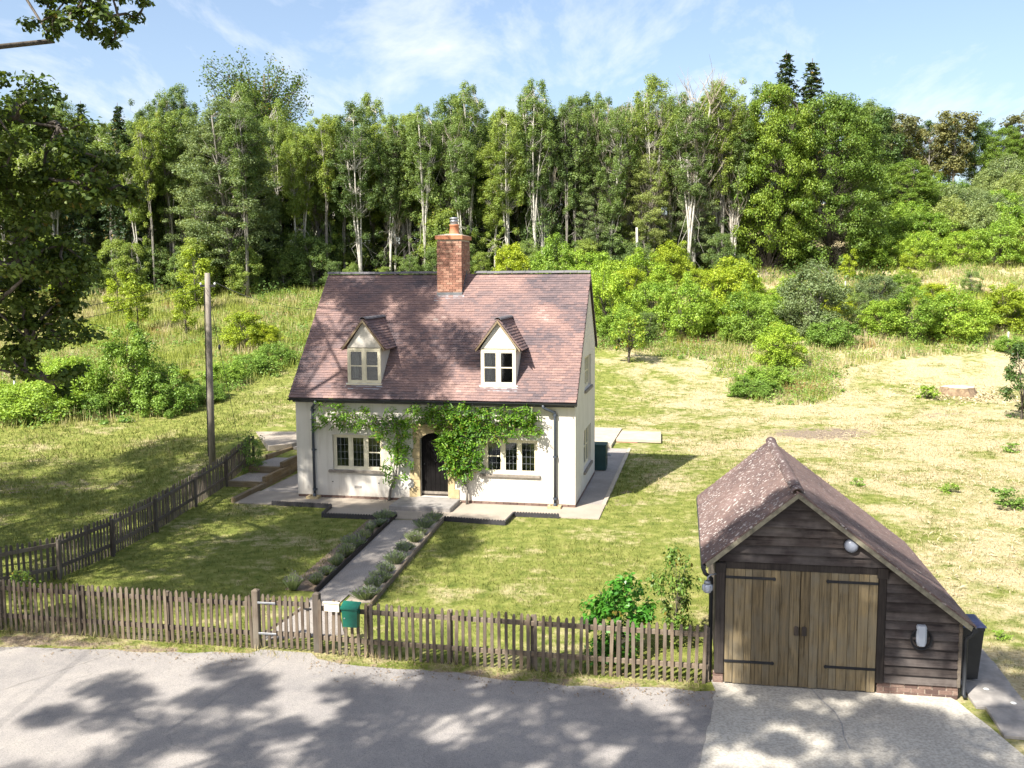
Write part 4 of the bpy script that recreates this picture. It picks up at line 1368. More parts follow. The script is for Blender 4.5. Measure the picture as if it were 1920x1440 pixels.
# double doors
for side, (a0, a1) in enumerate(((0.105, 1.335), (1.345, 2.58))):
    leaf = empty('door_leaf', (a0, -0.02, 0.045), 0, garage)
    wdt = a1 - a0
    n = 8
    cuts = [0] + sorted((i + 1) / n + random.uniform(-.02, .02) for i in range(n - 1)) + [1]
    for i in range(n):
        p0, p1 = cuts[i] * wdt + .0025, cuts[i + 1] * wdt - .0025
        j = random.uniform(-0.004, 0.004)
        MB().bbox((p0, -0.035 + j, random.uniform(0, 0.02)), (p1, 0.0, 2.025), 0.004).build('plank', 'door_oak', leaf)
    for zz in (0.38, 1.86):
        hx0, hx1 = (0.0, 0.80) if side == 0 else (wdt - 0.80, wdt)
        m = MB()
        m.bbox((hx0, -0.05, zz), (hx1, -0.040, zz + 0.045), 0.003)
        tip = hx1 if side == 0 else hx0
        m.lathe([(0.0, -0.004), (0.035, -0.004), (0.035, 0.004), (0.0, 0.004)], (0, 0, 0), 10)
        hg = MB()
        hg.add([(v[0], v[1], v[2]) for v in m.v[:24]], [f for f in m.f if max(f) < 24])
        ring = [(tip + 0.032 * math.cos(t * math.pi / 4), zz + .022 + 0.032 * math.sin(t * math.pi / 4)) for t in range(8)]
        hg.prism(ring, -0.052, -0.041)
        hg.build('strap_hinge', 'iron', leaf)
    hx = wdt - 0.09 if side == 0 else 0.03
    hd = MB().bbox((hx, -0.085, 0.93), (hx + 0.075, -0.04, 1.08), 0.015).build('latch_handle', 'post_dark', leaf)
# brick plinth
for zi in range(3):
    u = 2.62 + (0.11 if zi % 2 else 0)
    if zi % 2: brick(garage, (2.62, -0.03, 0.002 + zi * .075), 0, 'brick_old', None, (0.46, 1, 1))
    while u < 3.88:
        x1 = min(u + 0.21, 3.90)
        if x1 - u > .05: brick(garage, (u, -0.03 + random.gauss(0, .002), 0.002 + zi * .075), 0, 'brick_old', None, ((x1 - u) / 0.215, 1, 1))
        u += 0.22
    brick(garage, (-0.08, -0.03, 0.002 + zi * .075), 0, 'brick_old', None, (0.8, 1, 1))
MB().box((2.62, -0.02, 0.0), (3.9, 0.01, 0.225)).build('plinth_mortar', 'mortar', garage)
MB().box((-0.07, -0.02, 0.0), (0.09, 0.01, 0.222)).build('plinth_mortar', 'mortar', garage)
# roof
v0, v1 = -0.16, GL_
m = MB()
pr = [(GLE, GLZ), (GA, GAH), (GRE, GRZ), (GRE - .03, GRZ - .06), (GA, GAH - .075), (GLE + .03, GLZ - .06)]
n = 6
m.add([(a, v0 + .015, b) for a, b in pr] + [(a, v1, b) for a, b in pr], [(0, n, n + 1, 1), (1, n + 1, n + 2, 2), (2, n + 2, n + 3, 3), (3, n + 3, n + 4, 4), (4, n + 4, n + 5, 5), (5, n + 5, n, 0), (0, 1, 4, 5), (1, 2, 3, 4), (n, n + 5, n + 4, n + 1), (n + 1, n + 4, n + 3, n + 2)])
groof = m.build('roof', 'tile_brown', garage)
for (e, ez, sgn, sing, sd) in ((GLE, GLZ, 1, 150, 31), (GRE, GRZ, -1, 150, 32)):
    L = math.hypot(GA - e, GAH - ez)
    upv = ((GA - e) / L, 0, (GAH - ez) / L)
    tile_roof(groof, (e - upv[0] * .04, v0, ez - upv[2] * .04), ((0, 1, 0), upv), L + .01, lambda s: (0, v1 - v0), 0.1, 0.167, 'tile_brown', sing, sd, None, 0.024)
gr = ridge_piece(0.32, 0.115).mesh('ridge_tile')
q = v0
while q < v1 - .2:
    obj('ridge_tile', gr, 'tile_brown', groof, (GA, q, GAH + .0 + random.gauss(0, .006)), (0, random.gauss(0, .02), math.pi / 2 + random.gauss(0, .02)))
    q += 0.325
for sgn, e, ez in ((1, GLE, GLZ), (-1, GRE, GRZ)):
    L = math.hypot(GA - e, GAH - ez)
    nx, nz = -(GAH - ez) / L * sgn, abs(GA - e) / L
    w_ = 0.062
    pts = [(e, ez + .012), (GA, GAH + .012), (GA, GAH - .07), (e + (0.03 if sgn > 0 else -.03), ez - .062)]
    MB().prism(pts if sgn < 0 else pts[::-1], v0 - 0.02, v0 + 0.012).build('barge_board', 'board_moss', garage)
# gutters and downpipes
MB().tube([(GLE - .03, v0 - .02, GLZ - .06), (GLE - .03, v1, GLZ - .06)], 0.045, 8).build('gutter', 'gutter_black', garage)
MB().tube([(GLE - .03, v0 + .05, GLZ - .1), (GLE + .0, v0 + .06, GLZ - .18), (-0.13, 0.05, GLZ - .30), (-0.13, 0.05, 0.05)], 0.035, 8).build('downpipe', 'gutter_black', garage, True)
MB().tube([(GRE + .03, v0 - .02, GRZ - .05), (GRE + .03, v1, GRZ - .05)], 0.045, 8).build('gutter', 'gutter_black', garage)
MB().tube([(GRE + .03, v0 + .06, GRZ - .08), (GRE + .01, v0 + .06, GRZ - .14), (GW + .075, 0.0, GRZ - .26), (GW + .075, 0.0, 0.1), (GW + .09, -0.05, 0.05)], 0.035, 8).build('downpipe', 'gutter_black', garage, True)
# lamp dome high on the gable
def glob(u, v):
    return g2w(u, v)
x, y = glob(2.13, -0.04)
lamp = empty('wall_lamp', (x, y, 2.56), -GYAW)
tag(lamp, 'round grey dome lamp on the garage gable', 'wall lamp')
MB().lathe([(0.0, 0.0), (0.115, 0.0), (0.115, 0.02), (0.11, 0.045), (0.085, 0.075), (0.045, 0.092), (0.0, 0.097)], (0, 0, 0), 20).build('dome', 'grey_plastic', lamp, True, loc=(0, -0.02, 0), rot=(math.pi / 2, 0, 0))
MB().lathe([(0.0, 0), (0.125, 0), (0.125, 0.03), (0.0, 0.03)], (0, 0, 0), 20).build('back_plate', 'iron', lamp, loc=(0, 0.01, 0), rot=(math.pi / 2, 0, 0))
# lantern on swan neck at left corner
x, y = glob(-0.20, -0.16)
lt = empty('corner_lantern', (x, y, 1.66), -GYAW)
tag(lt, 'glass lantern on a galvanised bracket at the left garage corner', 'lantern')
MB().lathe([(0.0, 0.0), (0.055, 0.01), (0.085, 0.06), (0.085, 0.13), (0.06, 0.16), (0.0, 0.16)], (0, 0, 0), 14).build('globe', 'white_plastic', lt, True)
MB().lathe([(0.0, 0.161), (0.065, 0.163), (0.05, 0.21), (0.0, 0.215)], (0, 0, 0), 14).build('cap', 'galvanised', lt, True)
MB().tube([(0, 0, 0.21), (0.0, 0, 0.27), (0.05, 0.03, 0.31), (0.14, 0.10, 0.31)], 0.014, 8).build('bracket', 'galvanised', lt, True)
for k in range(6):
    t = k * math.pi / 3
    MB().tube([(0.088 * math.cos(t), 0.088 * math.sin(t), 0.04), (0.088 * math.cos(t), 0.088 * math.sin(t), 0.15)], 0.005, 5).build('guard_wire', 'galvanised', lt)
# car charger
x, y = glob(3.28, -0.04)
cg = empty('car_charger', (x, y, 0.92), -GYAW)
tag(cg, 'white wall-mounted car charger with black cable on garage boards', 'car charger')
m = MB()
secs = [(0.062, 0.0), (0.078, 0.05), (0.082, 0.18), (0.078, 0.31), (0.062, 0.345)]
vs, fs = [], []
for w_, z_ in secs:
    for a, b in ((-1, 0.0), (-1, -.06), (-.6, -.095), (.6, -.095), (1, -.06), (1, 0.0)):
        vs.append((a * w_, b, z_))
for i in range(len(secs) - 1):
    for j in range(6):
        k = (j + 1) % 6
        fs.append((i * 6 + j, i * 6 + k, i * 6 + 6 + k, i * 6 + 6 + j))
fs += [(5, 4, 3, 2, 1, 0), tuple(24 + i for i in range(6))]
m.add(vs, fs)
m.build('charger_body', 'white_plastic', cg)
MB().lathe([(0.0, 0), (0.13, 0), (0.13, 0.025), (0, 0.025)], (0, 0, 0), 20).build('cable_holder', 'iron', cg, loc=(0, 0.012, 0.13), rot=(math.pi / 2, 0, 0))
for q in range(3):
    ring = [(0.155 * math.cos(t * .2618) * (1 + .03 * q), -0.02 - q * .018, 0.11 + 0.155 * math.sin(t * .2618) * (1.1 + .04 * q)) for t in range(25)]
    MB().tube(ring, 0.010, 6, False).build('cable', 'iron', cg, True)
# wheelie bin
x, y = g2w(4.24, 0.85)
bn = empty('wheelie_bin', (x, y, 0.05), -GYAW + R(4))
bn.scale = (.84, .84, 1.0)
tag(bn, 'black wheelie bin with blue lid beside the garage', 'bin')
m = MB()
m.add([(-.19, -.2, 0.04), (.19, -.2, 0.04), (.19, .2, 0.04), (-.19, .2, 0.04), (-.25, -.27, .92), (.25, -.27, .92), (.25, .30, .92), (-.25, .30, .92), (-.26, -.29, .92), (.26, -.29, .92), (.26, .31, .92), (-.26, .31, .92), (-.26, -.29, .98), (.26, -.29, .98), (.26, .31, .98), (-.26, .31, .98)],
      [(3, 2, 1, 0), (0, 1, 5, 4), (1, 2, 6, 5), (2, 3, 7, 6), (3, 0, 4, 7), (4, 5, 9, 8), (5, 6, 10, 9), (6, 7, 11, 10), (7, 4, 8, 11), (8, 9, 13, 12), (9, 10, 14, 13), (10, 11, 15, 14), (11, 8, 12, 15), (12, 13, 14, 15)])
m.build('bin_body', 'bin_black', bn)
m = MB()
m.add([(-.28, -.33, .985), (.28, -.33, .985), (.28, .33, .985), (-.28, .33, .985), (-.27, -.31, 1.01), (.27, -.31, 1.01), (.27, .31, 1.04), (-.27, .31, 1.04), (-.2, -.2, 1.05), (.2, -.2, 1.05), (.2, .2, 1.075), (-.2, .2, 1.075)],
      [(3, 2, 1, 0), (0, 1, 5, 4), (1, 2, 6, 5), (2, 3, 7, 6), (3, 0, 4, 7), (4, 5, 9, 8), (5, 6, 10, 9), (6, 7, 11, 10), (7, 4, 8, 11), (8, 9, 10, 11)])
m.build('lid', 'bin_blue', bn)
MB().tube([(-.24, .36, .97), (.24, .36, .97)], .018, 8).build('handle', 'bin_black', bn)
for s_ in (-1, 1):
    MB().lathe([(0, -.02), (.1, -.02), (.1, .02), (0, .02)], (0, 0, 0), 14).build('wheel', 'bin_black', bn, loc=(s_ * .22, .2, .1), rot=(0, math.pi / 2, 0))
# slabs beside the garage
for i, (a, b) in enumerate(((-1.35, -0.35), (-0.34, 0.66), (0.67, 1.67), (1.68, 2.68))):
    m = MB().bbox((-.42, 0, 0), (.42, b - a, 0.05), 0.008)
    x, y = g2w(4.52 + (0.12 if i == 0 else 0), a)
    o = m.build('paving_slab', 'grey_slab', None, loc=(x, y, 0.005), rot=(0, 0, -GYAW + R(random.uniform(-2, 2))))
    tag(o, kind='structure')
for (u_, v_) in ((4.72, -0.15), (4.66, -1.0), (4.45, 0.35)):
    x, y = g2w(u_, v_)
    tag(MB().lathe([(0.0, 0), (0.035, 0.0), (0.05, 0.008), (0.03, 0.018), (0, 0.02)], (0, 0, 0), 7).build('pale_pebble', 'white_tube', None, loc=(x, y, 0.056)), 'small pale stone on the slab beside the garage', 'stone', 'pale stones on the slabs')

# ------------------------------------------------------------------ fences
PK = []
for i in range(6):
    w_, h_ = 0.058 + random.uniform(-.004, .004), 1.06 + random.uniform(-.015, .015)
    PK.append(MB().prism([(-w_ / 2, 0), (w_ / 2, 0), (w_ / 2, h_ - .05), (w_ * .3, h_ - .012), (0, h_), (-w_ * .3, h_ - .012), (-w_ / 2, h_ - .05)], -0.011, 0.011).mesh('picket'))
def picket_fence(name, pts, spacing, mat, railmat, label, front=1, postgap=1.75, h=1.0, z_of=None, post_at=None, rails=(0.25, 0.82), skip_ends=False):
    """pickets along a polyline; front=+1 puts the pickets on the right-hand side of travel"""
    fz = z_of or (lambda x, y: float(terrain(x, y)))
    root = empty(name, (pts[0][0], pts[0][1], 0))
    tag(root, label, 'fence')
    ox, oy = pts[0]
    for (a, b) in zip(pts[:-1], pts[1:]):
        a, b = Vector(a), Vector(b)
        d = (b - a); L = d.length; d.normalize()
        nn = Vector((d.y, -d.x)) * front
        ang = math.atan2(d.y, d.x)
        za, zb = fz(a.x, a.y), fz(b.x, b.y)
        cnt = max(1, round(L / spacing))
        for i in range(cnt):
            p = a + d * (L * (i + 0.5) / cnt) + nn * 0.04
            me = random.choice(PK)
            if not me.materials: me.materials.append(None)
            o = bpy.data.objects.new('picket', me)
            COL.objects.link(o)
            o.parent = root
            zz = za + (zb - za) * (i + .5) / cnt
            o.location = (p.x - ox, p.y - oy, zz - 0.01)
            o.rotation_euler = (random.gauss(0, .012), random.gauss(0, .013), ang + random.gauss(0, .03))
            o.scale = (random.uniform(.92, 1.05), 1, h / 1.0 * random.uniform(.985, 1.01))
            o.material_slots[0].link = 'OBJECT'
            o.material_slots[0].material = M[mat]
        for rz in rails:
            m = MB().bbox((0, -0.022, 0), (math.hypot(L, zb - za), 0.022, 0.085), 0.008)
            m.build('rail', railmat, root, loc=(a.x - ox - nn.x * .004, a.y - oy - nn.y * .004, za + rz * h), rot=(0, -math.atan2(zb - za, L), ang))
        np_ = max(1, round(L / postgap))
        for i in range(np_ + (1 if (b - Vector(pts[-1])).length < .01 else 0)):
            p = a + d * (L * i / np_) - nn * 0.065
            m = MB().bbox((-.045, -.04, 0), (.045, .04, 0.99 * h + .05), 0.012)
            m.build('post', railmat, root, loc=(p.x - ox, p.y - oy, za + (zb - za) * i / np_ - .05), rot=(0, 0, ang))
    return root
picket_fence('picket_fence', [(-13.2, 19.29), (-10.4, 18.74), (-4.92, 17.655)], 0.118, 'picket_wood', 'rail_wood', 'weathered roadside picket fence left of the garden gate')
picket_fence('picket_fence', [(-3.68, 17.42), (-2.68, 17.17), (3.36, 15.94)], 0.135, 'picket_wood', 'rail_wood', 'brown roadside picket fence between the gate and the garage')
sp = [(-13.0, 19.75), (-10.74, 21.95), (-10.27, 23.83), (-10.01, 26.15), (-9.88, 29.09), (-9.78, 32.0), (-9.55, 34.6)]
picket_fence('picket_fence', sp, 0.125, 'dark_picket', 'dark_picket', 'dark picket fence climbing beside the left lawn to the steps', front=-1, postgap=9, h=0.98)
# gate
ga, gb = Vector((-4.84, 17.64)), Vector((-3.76, 17.455))
gd = (gb - ga).normalized(); gang = math.atan2(gd.y, gd.x)
gate = empty('garden_gate', (ga.x, ga.y, 0.03), gang)
tag(gate, 'small weathered picket gate with galvanised hinges', 'gate')
GLn = (gb - ga).length
for i in range(9):
    xx = 0.10 + (GLn - 0.2) * i / 8
    me = PK[i % 6]
    o = bpy.data.objects.new('picket', me); COL.objects.link(o); o.parent = gate
    o.location = (xx, -0.04, 0.02); o.rotation_euler = (0, random.gauss(0, .01), 0); o.scale = (1.0, 1, .97)
    o.material_slots[0].link = 'OBJECT'; o.material_slots[0].material = M['picket_wood']
for z_ in (0.24, 0.84):
    MB().bbox((0.07, -.025, z_), (GLn - .07, .02, z_ + .085), .008).build('rail', 'rail_wood', gate)
    MB().bbox((0.0, -.066, z_ + .03), (0.36, -.053, z_ + .065), .003).build('hinge', 'galvanised', gate)
MB().box((0.1, -.005, 0.3), (0.12, .015, 0.32)).build('brace_pin', 'iron', gate)
m = MB(); m.add([(0.12, -.024, .33), (0.20, -.024, .33), (GLn - .12, -.024, .84), (GLn - .2, -.024, .84), (0.12, .015, .33), (0.20, .015, .33), (GLn - .12, .015, .84), (GLn - .2, .015, .84)], [(0, 1, 2, 3), (7, 6, 5, 4), (0, 4, 5, 1), (1, 5, 6, 2), (2, 6, 7, 3), (3, 7, 4, 0)])
m.build('brace', 'rail_wood', gate)
MB().box((GLn - .16, -.075, .80), (GLn - .02, -.055, .83)).build('latch', 'iron', gate)
for nm, px, py, lab in (('gate_post', ga.x - .06, ga.y + .03, 'square timber gate post with hinges left of the gate'), ('gate_post', gb.x + .06, gb.y + .0, 'square timber gate post on the latch side of the gate')):
    m = MB().bbox((-.065, -.065, 0), (.065, .065, 1.14), .012)
    m.add([(-.053, -.053, 1.14), (.053, -.053, 1.14), (.053, .053, 1.14), (-.053, .053, 1.14), (0, 0, 1.165)], [(0, 1, 4), (1, 2, 4), (2, 3, 4), (3, 0, 4)])
    tag(m.build(nm, 'dark_picket', None, loc=(px, py, 0.0), rot=(0, 0, gang)), lab, 'gate post')
# letterbox on the fence and the pale plate next to it
fd = Vector((1.0, -0.25)).normalized(); fa = math.atan2(fd.y, fd.x)
lb = empty('letterbox', (-2.98, 17.17, 0.62), fa)
tag(lb, 'green metal letterbox mounted on the picket fence', 'letterbox')
m = MB(); m.add([(-.14, -.13, 0), (.14, -.13, 0), (.14, 0, 0), (-.14, 0, 0), (-.155, -.15, .36), (.155, -.15, .36), (.155, 0, .40), (-.155, 0, .40)], [(3, 2, 1, 0), (0, 1, 5, 4), (1, 2, 6, 5), (2, 3, 7, 6), (3, 0, 4, 7), (4, 5, 6, 7)])
m.build('letterbox_body', 'box_green', lb)
m = MB(); m.add([(-.175, -.175, .345), (.175, -.175, .345), (.175, .01, .43), (-.175, .01, .43), (-.175, -.175, .37), (.175, -.175, .37), (.175, .01, .452), (-.175, .01, .452)], [(3, 2, 1, 0), (0, 1, 5, 4), (1, 2, 6, 5), (2, 3, 7, 6), (3, 0, 4, 7), (4, 5, 6, 7)])
m.build('lid', 'box_green', lb)
MB().lathe([(0, 0), (.014, 0), (.014, .012), (0, .012)], (0, 0, 0), 10).build('lock', 'galvanised', lb, loc=(-.1, -.138, .17), rot=(math.pi / 2, 0, 0))
MB().bbox((-.08, 0.0, .05), (.08, .035, .35), .006).build('mounting_board', 'rail_wood', lb)
pb = empty('pale_plate', (-3.37, 17.25, 0.86), fa)
tag(pb, 'blank cream board fixed to the fence left of the letterbox', 'board')
MB().bbox((-.15, -.03, 0), (.15, -.005, .155), .005).build('plate', 'cream_paint', pb)
MB().bbox((-.165, -.05, .157), (.165, .0, .185), .004).build('plate_cap', 'cream_paint', pb)

# ------------------------------------------------------------------ utility pole and wires
px_, py_ = -10.98, 34.5
pz = float(terrain(px_, py_))
pole = empty('utility_pole', (px_, py_, pz))
tag(pole, 'tall weathered wooden utility pole behind the side fence', 'utility pole')
MB().tube([(0, 0, -0.1), (0.03, 0, 2.5), (0.07, 0, 5.0), (0.10, 0, 7.25 - pz)], [0.125, 0.118, 0.105, 0.095], 12).build('pole', 'pole_wood', pole, True)
MB().box((-.17, -.05, 6.75 - pz), (.37, .05, 6.83 - pz)).build('cross_bracket', 'iron', pole)
for xx in (-.15, .35):
    MB().lathe([(0, 0), (.03, 0), (.04, .03), (.03, .07), (0, .08)], (xx, 0, 6.83 - pz), 8).build('insulator', 'white_tube', pole)
MB().tube([(-0.12, -.06, 0.3), (-0.02, -.06, 6.7 - pz)], .018, 6).build('cable_guard', 'iron', pole)
def wire(name, a, b, sag, label, parent_tag=True, r=0.007):
    a, b = Vector(a), Vector(b)
    pts = []
    for i in range(17):
        t = i / 16
        p = a.lerp(b, t); p.z -= sag * 4 * t * (1 - t)
        pts.append(p)
    o = MB().tube(pts, r, 5).build(name, 'wire')
    return tag(o, label, 'wire')
wire('overhead_wire', (px_ - .15, py_, 6.93), (-13.0, -10, 7.6), 1.2, 'upper thin black overhead wire running from the pole towards the road')
wire('overhead_wire', (px_ + .05, py_ - .1, 6.72), (-12.6, -10, 7.1), 1.2, 'lower thin black overhead wire running from the pole towards the road')
hxw, hyw = h2w(-0.08, 2.6)
wire('service_wire', (px_ + .35, py_, 6.93), (hxw, hyw, 5.95), 0.25, 'thin black service wire from the pole to the cottage gable')
gy = empty('guy_wire', (px_, py_, 0))
tag(gy, 'steel guy wire with insulator bracing the utility pole', 'guy wire')
gp0, gp1 = Vector((.08, 0.05, 6.6)), Vector((0.40, 2.2, float(terrain(px_ + .4, py_ + 2.2))))
MB().tube([gp0, gp1], .009, 5).build('cable', 'wire', gy)
gm = gp0.lerp(gp1, 0.34)
MB().lathe([(0, -.11), (.04, -.08), (.055, 0), (.04, .08), (0, .11)], (gm.x, gm.y, gm.z), 8).build('insulator', 'iron', gy)

# ------------------------------------------------------------------ behind and beside the cottage
x, y = h2w(8.72, 5.72)
bo = empty('outdoor_boiler', (x, y, 0.03), -HYAW)
tag(bo, 'dark green outdoor boiler cabinet behind the cottage corner', 'boiler')
MB().bbox((0, 0, 0.02), (0.66, 0.60, 0.9), .012).build('cabinet', 'boiler_green', bo)
MB().bbox((-.02, -.02, .901), (.68, .62, .96), .015).build('cabinet_lid', 'boiler_green', bo)
MB().bbox((.661, .08, .08), (.675, .5, .8), .004).build('door', 'boiler_green', bo)
for i in range(4):
    MB().box((.676, .16, .2 + i * .06), (.684, .42, .225 + i * .06)).build('louvre', 'iron', bo)
MB().tube([(.67, .3, .55), (.78, .3, .55), (.8, .3, .5)], .035, 10).build('flue', 'galvanised', bo)
m = MB().slab(hpoly([(7.9, 10.42), (9.14, 10.42), (9.2, 15.0), (7.9, 15.0)]), -0.05, 0.16)
tag(m.build('patio_slab', 'paving_slab'), 'pale square concrete patio slab behind the cottage', 'paving slab')
ps = MB().slab(hpoly([(9.21, 11.85), (11.10, 11.75), (11.0, 14.1), (9.26, 14.2)]), 0.07, 0.17).build('patio_slab', 'paving_slab')
tag(ps, 'pale oblong patio slab edged with brick reaching into the lawn', 'paving slab')
for i in range(4):
    b_ = brick(ps, (*h2w(9.23 + i * .225, 11.76), 0.0), -HYAW, 'brick_red')

# tree stump in the field
sx, sy = 24.7, 52.6
sz = float(terrain(sx, sy)) - .05
rg = np.random.default_rng(4)
k = 26
rad = np.array([1.0 + 0.10 * math.sin(3 * t + .5) + 0.06 * math.sin(7 * t) + rg.normal() * .02 for t in np.linspace(0, 2 * math.pi, k, endpoint=False)])
m = MB(); vs, fs = [], []
for zz, sc in ((-.1, 1.28), (0.12, 1.12), (0.30, 1.0), (0.42, .95)):
    for i in range(k):
        t = 2 * math.pi * i / k
        fl = 1 + (sc - 1) * (1 + .7 * math.sin(4 * t))
        vs.append((rad[i] * math.cos(t) * .88 * fl, rad[i] * math.sin(t) * .8 * fl, zz))
for r_ in range(3):
    for i in range(k):
        j = (i + 1) % k
        fs.append((r_ * k + i, r_ * k + j, r_ * k + k + j, r_ * k + k + i))
m.add(vs, fs)
stp = empty('tree_stump', (sx, sy, sz))
tag(stp, 'broad freshly cut pale tree stump in the dry grass', 'tree stump')
m.build('bark', 'stump_bark', stp)
top = MB(); top.add([(v[0] * .995, v[1] * .995, .424) for v in vs[-k:]] , [tuple(range(k))])
top.build('cut_face', 'fresh_wood', stp)
# sawdust and chips around it
n = 700
P = np.stack([sx + rg.normal(size=n) * 1.5, sy - .4 + rg.normal(size=n) * 1.1, np.zeros(n)], -1)
P[:, 2] = terrain(P[:, 0], P[:, 1]) + .03
tag(obj('sawdust_chips', leaf_mesh('sawdust_chips', P, rg.normal(size=(n, 3)) * .4 + np.array([0, 0, 1]), .16, .7, rg), 'wood_chip'), 'scattered pale wood chips round the stump', 'wood chips', kind='stuff')

# ------------------------------------------------------------------ vegetation builders
def tube_np(pts, rad, sides=6):
    m = MB().tube(pts, list(rad), sides, True, 0.5)
    return m

def bent(a, b, k=4, amp=0.1, rg=RNG, sag=0.0):
    a, b = np.array(a, float), np.array(b, float)
    L = np.linalg.norm(b - a)
    pts = []
    for i in range(k + 1):
        t = i / k
        j = rg.normal(size=3) * amp * L * (0 if i in (0, k) else 1) * 0.5
        p = a + (b - a) * t + j
        p[2] += sag * L * 4 * t * (1 - t)
        pts.append(tuple(p))
    return pts

def tree_parts(seed, h, crown_base, crown_r, nclump, per, leaf, clump_r, trunk_r=0.16, forks=1, lean=0.0, profile='oval', flat=0.7,
               limbs=True, stretch=None, top_bias=0.0, trunk_top=0.9, up=0.7, inner=0.45, aspect=0.62, limb_r=0.3, low=0.0):
    """returns (trunk MB, crown mesh) for a broadleaved tree standing at the origin"""
    rg = np.random.default_rng(seed)
    m = MB()
    stems = []
    for f in range(forks):
        ang = rg.random() * 6.28
        sp = (0.0 if forks == 1 else crown_r * 0.5) + lean * h
        z_f = 0.0 if forks == 1 else h * rg.uniform(0.05, 0.35)
        top = np.array([math.cos(ang) * sp, math.sin(ang) * sp, h * trunk_top])
        k = 7
        pts = []
        ph = rg.random(3) * 6
        for i in range(k + 1):
            t = i / k
            w = max(0.0, (t * h * trunk_top - z_f) / max(0.1, h * trunk_top - z_f))
            pts.append((top[0] * w ** 1.3 + 0.05 * h * 0.25 * math.sin(3 * t + ph[0]) * t, top[1] * w ** 1.3 + 0.05 * h * 0.25 * math.sin(4 * t + ph[1]) * t, top[2] * t - (0.15 if i == 0 else 0)))
        r0 = trunk_r * (1.0 if f == 0 else 0.8)
        m.tube(pts, [r0 * (1.25 if i == 0 else 1) * (1 - 0.8 * (i / k) ** 1.1) for i in range(k + 1)], 8, True, 0.5)
        stems.append(np.array(pts))
    C, rad = [], []
    for i in range(int(nclump * low)):
        z = rg.uniform(0.8, crown_base)
        a_, q_ = rg.random() * 6.283, crown_r * rg.uniform(.1, .75)
        C.append((math.cos(a_) * q_, math.sin(a_) * q_, z)); rad.append(clump_r * rg.uniform(.45, .95))
    for i in range(nclump):
        t = rg.random() ** (1.0 - top_bias)
        z = crown_base + (h - crown_base) * t
        if profile == 'oval':
            R_ = crown_r * max(0.18, math.sin(math.pi * min(1, 0.12 + 0.83 * t)) ** 0.6)
        elif profile == 'round':
            R_ = crown_r * math.sqrt(max(0.06, 1 - (2 * t - 0.85) ** 2 / 1.4))
        elif profile == 'vase':
            R_ = crown_r * (0.35 + 0.65 * t ** 0.7) * (1 if t < 0.85 else 0.8)
        else:
            R_ = crown_r * (1.05 - 0.9 * t)
        ang = rg.random() * 6.283
        rr = R_ * (inner + (1 - inner) * rg.random() ** 0.6) * rg.uniform(0.75, 1.1)
        C.append((math.cos(ang) * rr, math.sin(ang) * rr, z + rg.normal() * 0.2))
        rad.append(clump_r * rg.uniform(0.6, 1.25))
    C = np.array(C)
    if limbs:
        for i in range(len(C)):
            st_ = stems[rg.integers(len(stems))]
            zt = max(crown_base * 0.75, C[i][2] - rg.uniform(0.3, 1.0) * np.linalg.norm(C[i][:2]) - 0.5)
            j = np.argmin(abs(st_[:, 2] - zt))
            m.tube(bent(st_[j], C[i], 3, 0.12, rg, 0.05), [trunk_r * limb_r * 0.8, trunk_r * limb_r * 0.55, trunk_r * limb_r * 0.35, trunk_r * 0.05], 4, False, 0.5)
    P, N, rn = clumps(C, rad, per, rg, flat, up, stretch)
    me = leaf_mesh('crown', P, N, leaf * rg.uniform(0.6, 1.3, len(P)), aspect, rg, rn)
    return m, me

def conifer_parts(seed, h, base, width, leaf=0.3, levels=26, trunk_r=0.16, droop=0.35):
    rg = np.random.default_rng(seed)
    m = MB()
    m.tube([(0, 0, -.15), (0.05, 0, h * .5), (0, 0.05, h)], [trunk_r, trunk_r * .65, 0.02], 8, True, .5)
    P, N = [], []
    for i in range(levels):
        t = i / levels
        z = base + (h - base) * t
        L = width * (1 - t) ** 0.8 * (0.7 + .5 * rg.random()) + 0.12
        for b in range(rg.integers(5, 8)):
            ang = rg.random() * 6.283
            d = np.array([math.cos(ang), math.sin(ang), 0])
            Lb = L * rg.uniform(.7, 1.15)
            if i % 2 == 0 and b < 3:
                m.tube([(0, 0, z), tuple(d * Lb * .9 + np.array([0, 0, z - droop * Lb * .6]))], [.035, .01], 3, False, .5)
            k = int(10 + 22 * Lb)
            s = rg.random(k) ** .8 * Lb
            side = np.cross(d, [0, 0, 1])
            pos = d * s[:, None] + np.array([0, 0, z]) + np.stack([0 * s, 0 * s, -droop * s * (0.6 + .4 * s / Lb)], -1)
            pos = pos + side * (rg.normal(size=k) * .16 * (0.4 + s / Lb))[:, None] + np.stack([0 * s, 0 * s, -np.abs(rg.normal(size=k)) * .14], -1)
            P.append(pos)
            N.append(np.tile([0, 0, .8], (k, 1)) + rg.normal(size=(k, 3)) * .5)
    P, N = np.concatenate(P), np.concatenate(N)
    return m, leaf_mesh('crown', P, N, leaf * rg.uniform(.6, 1.2, len(P)), .42, rg)

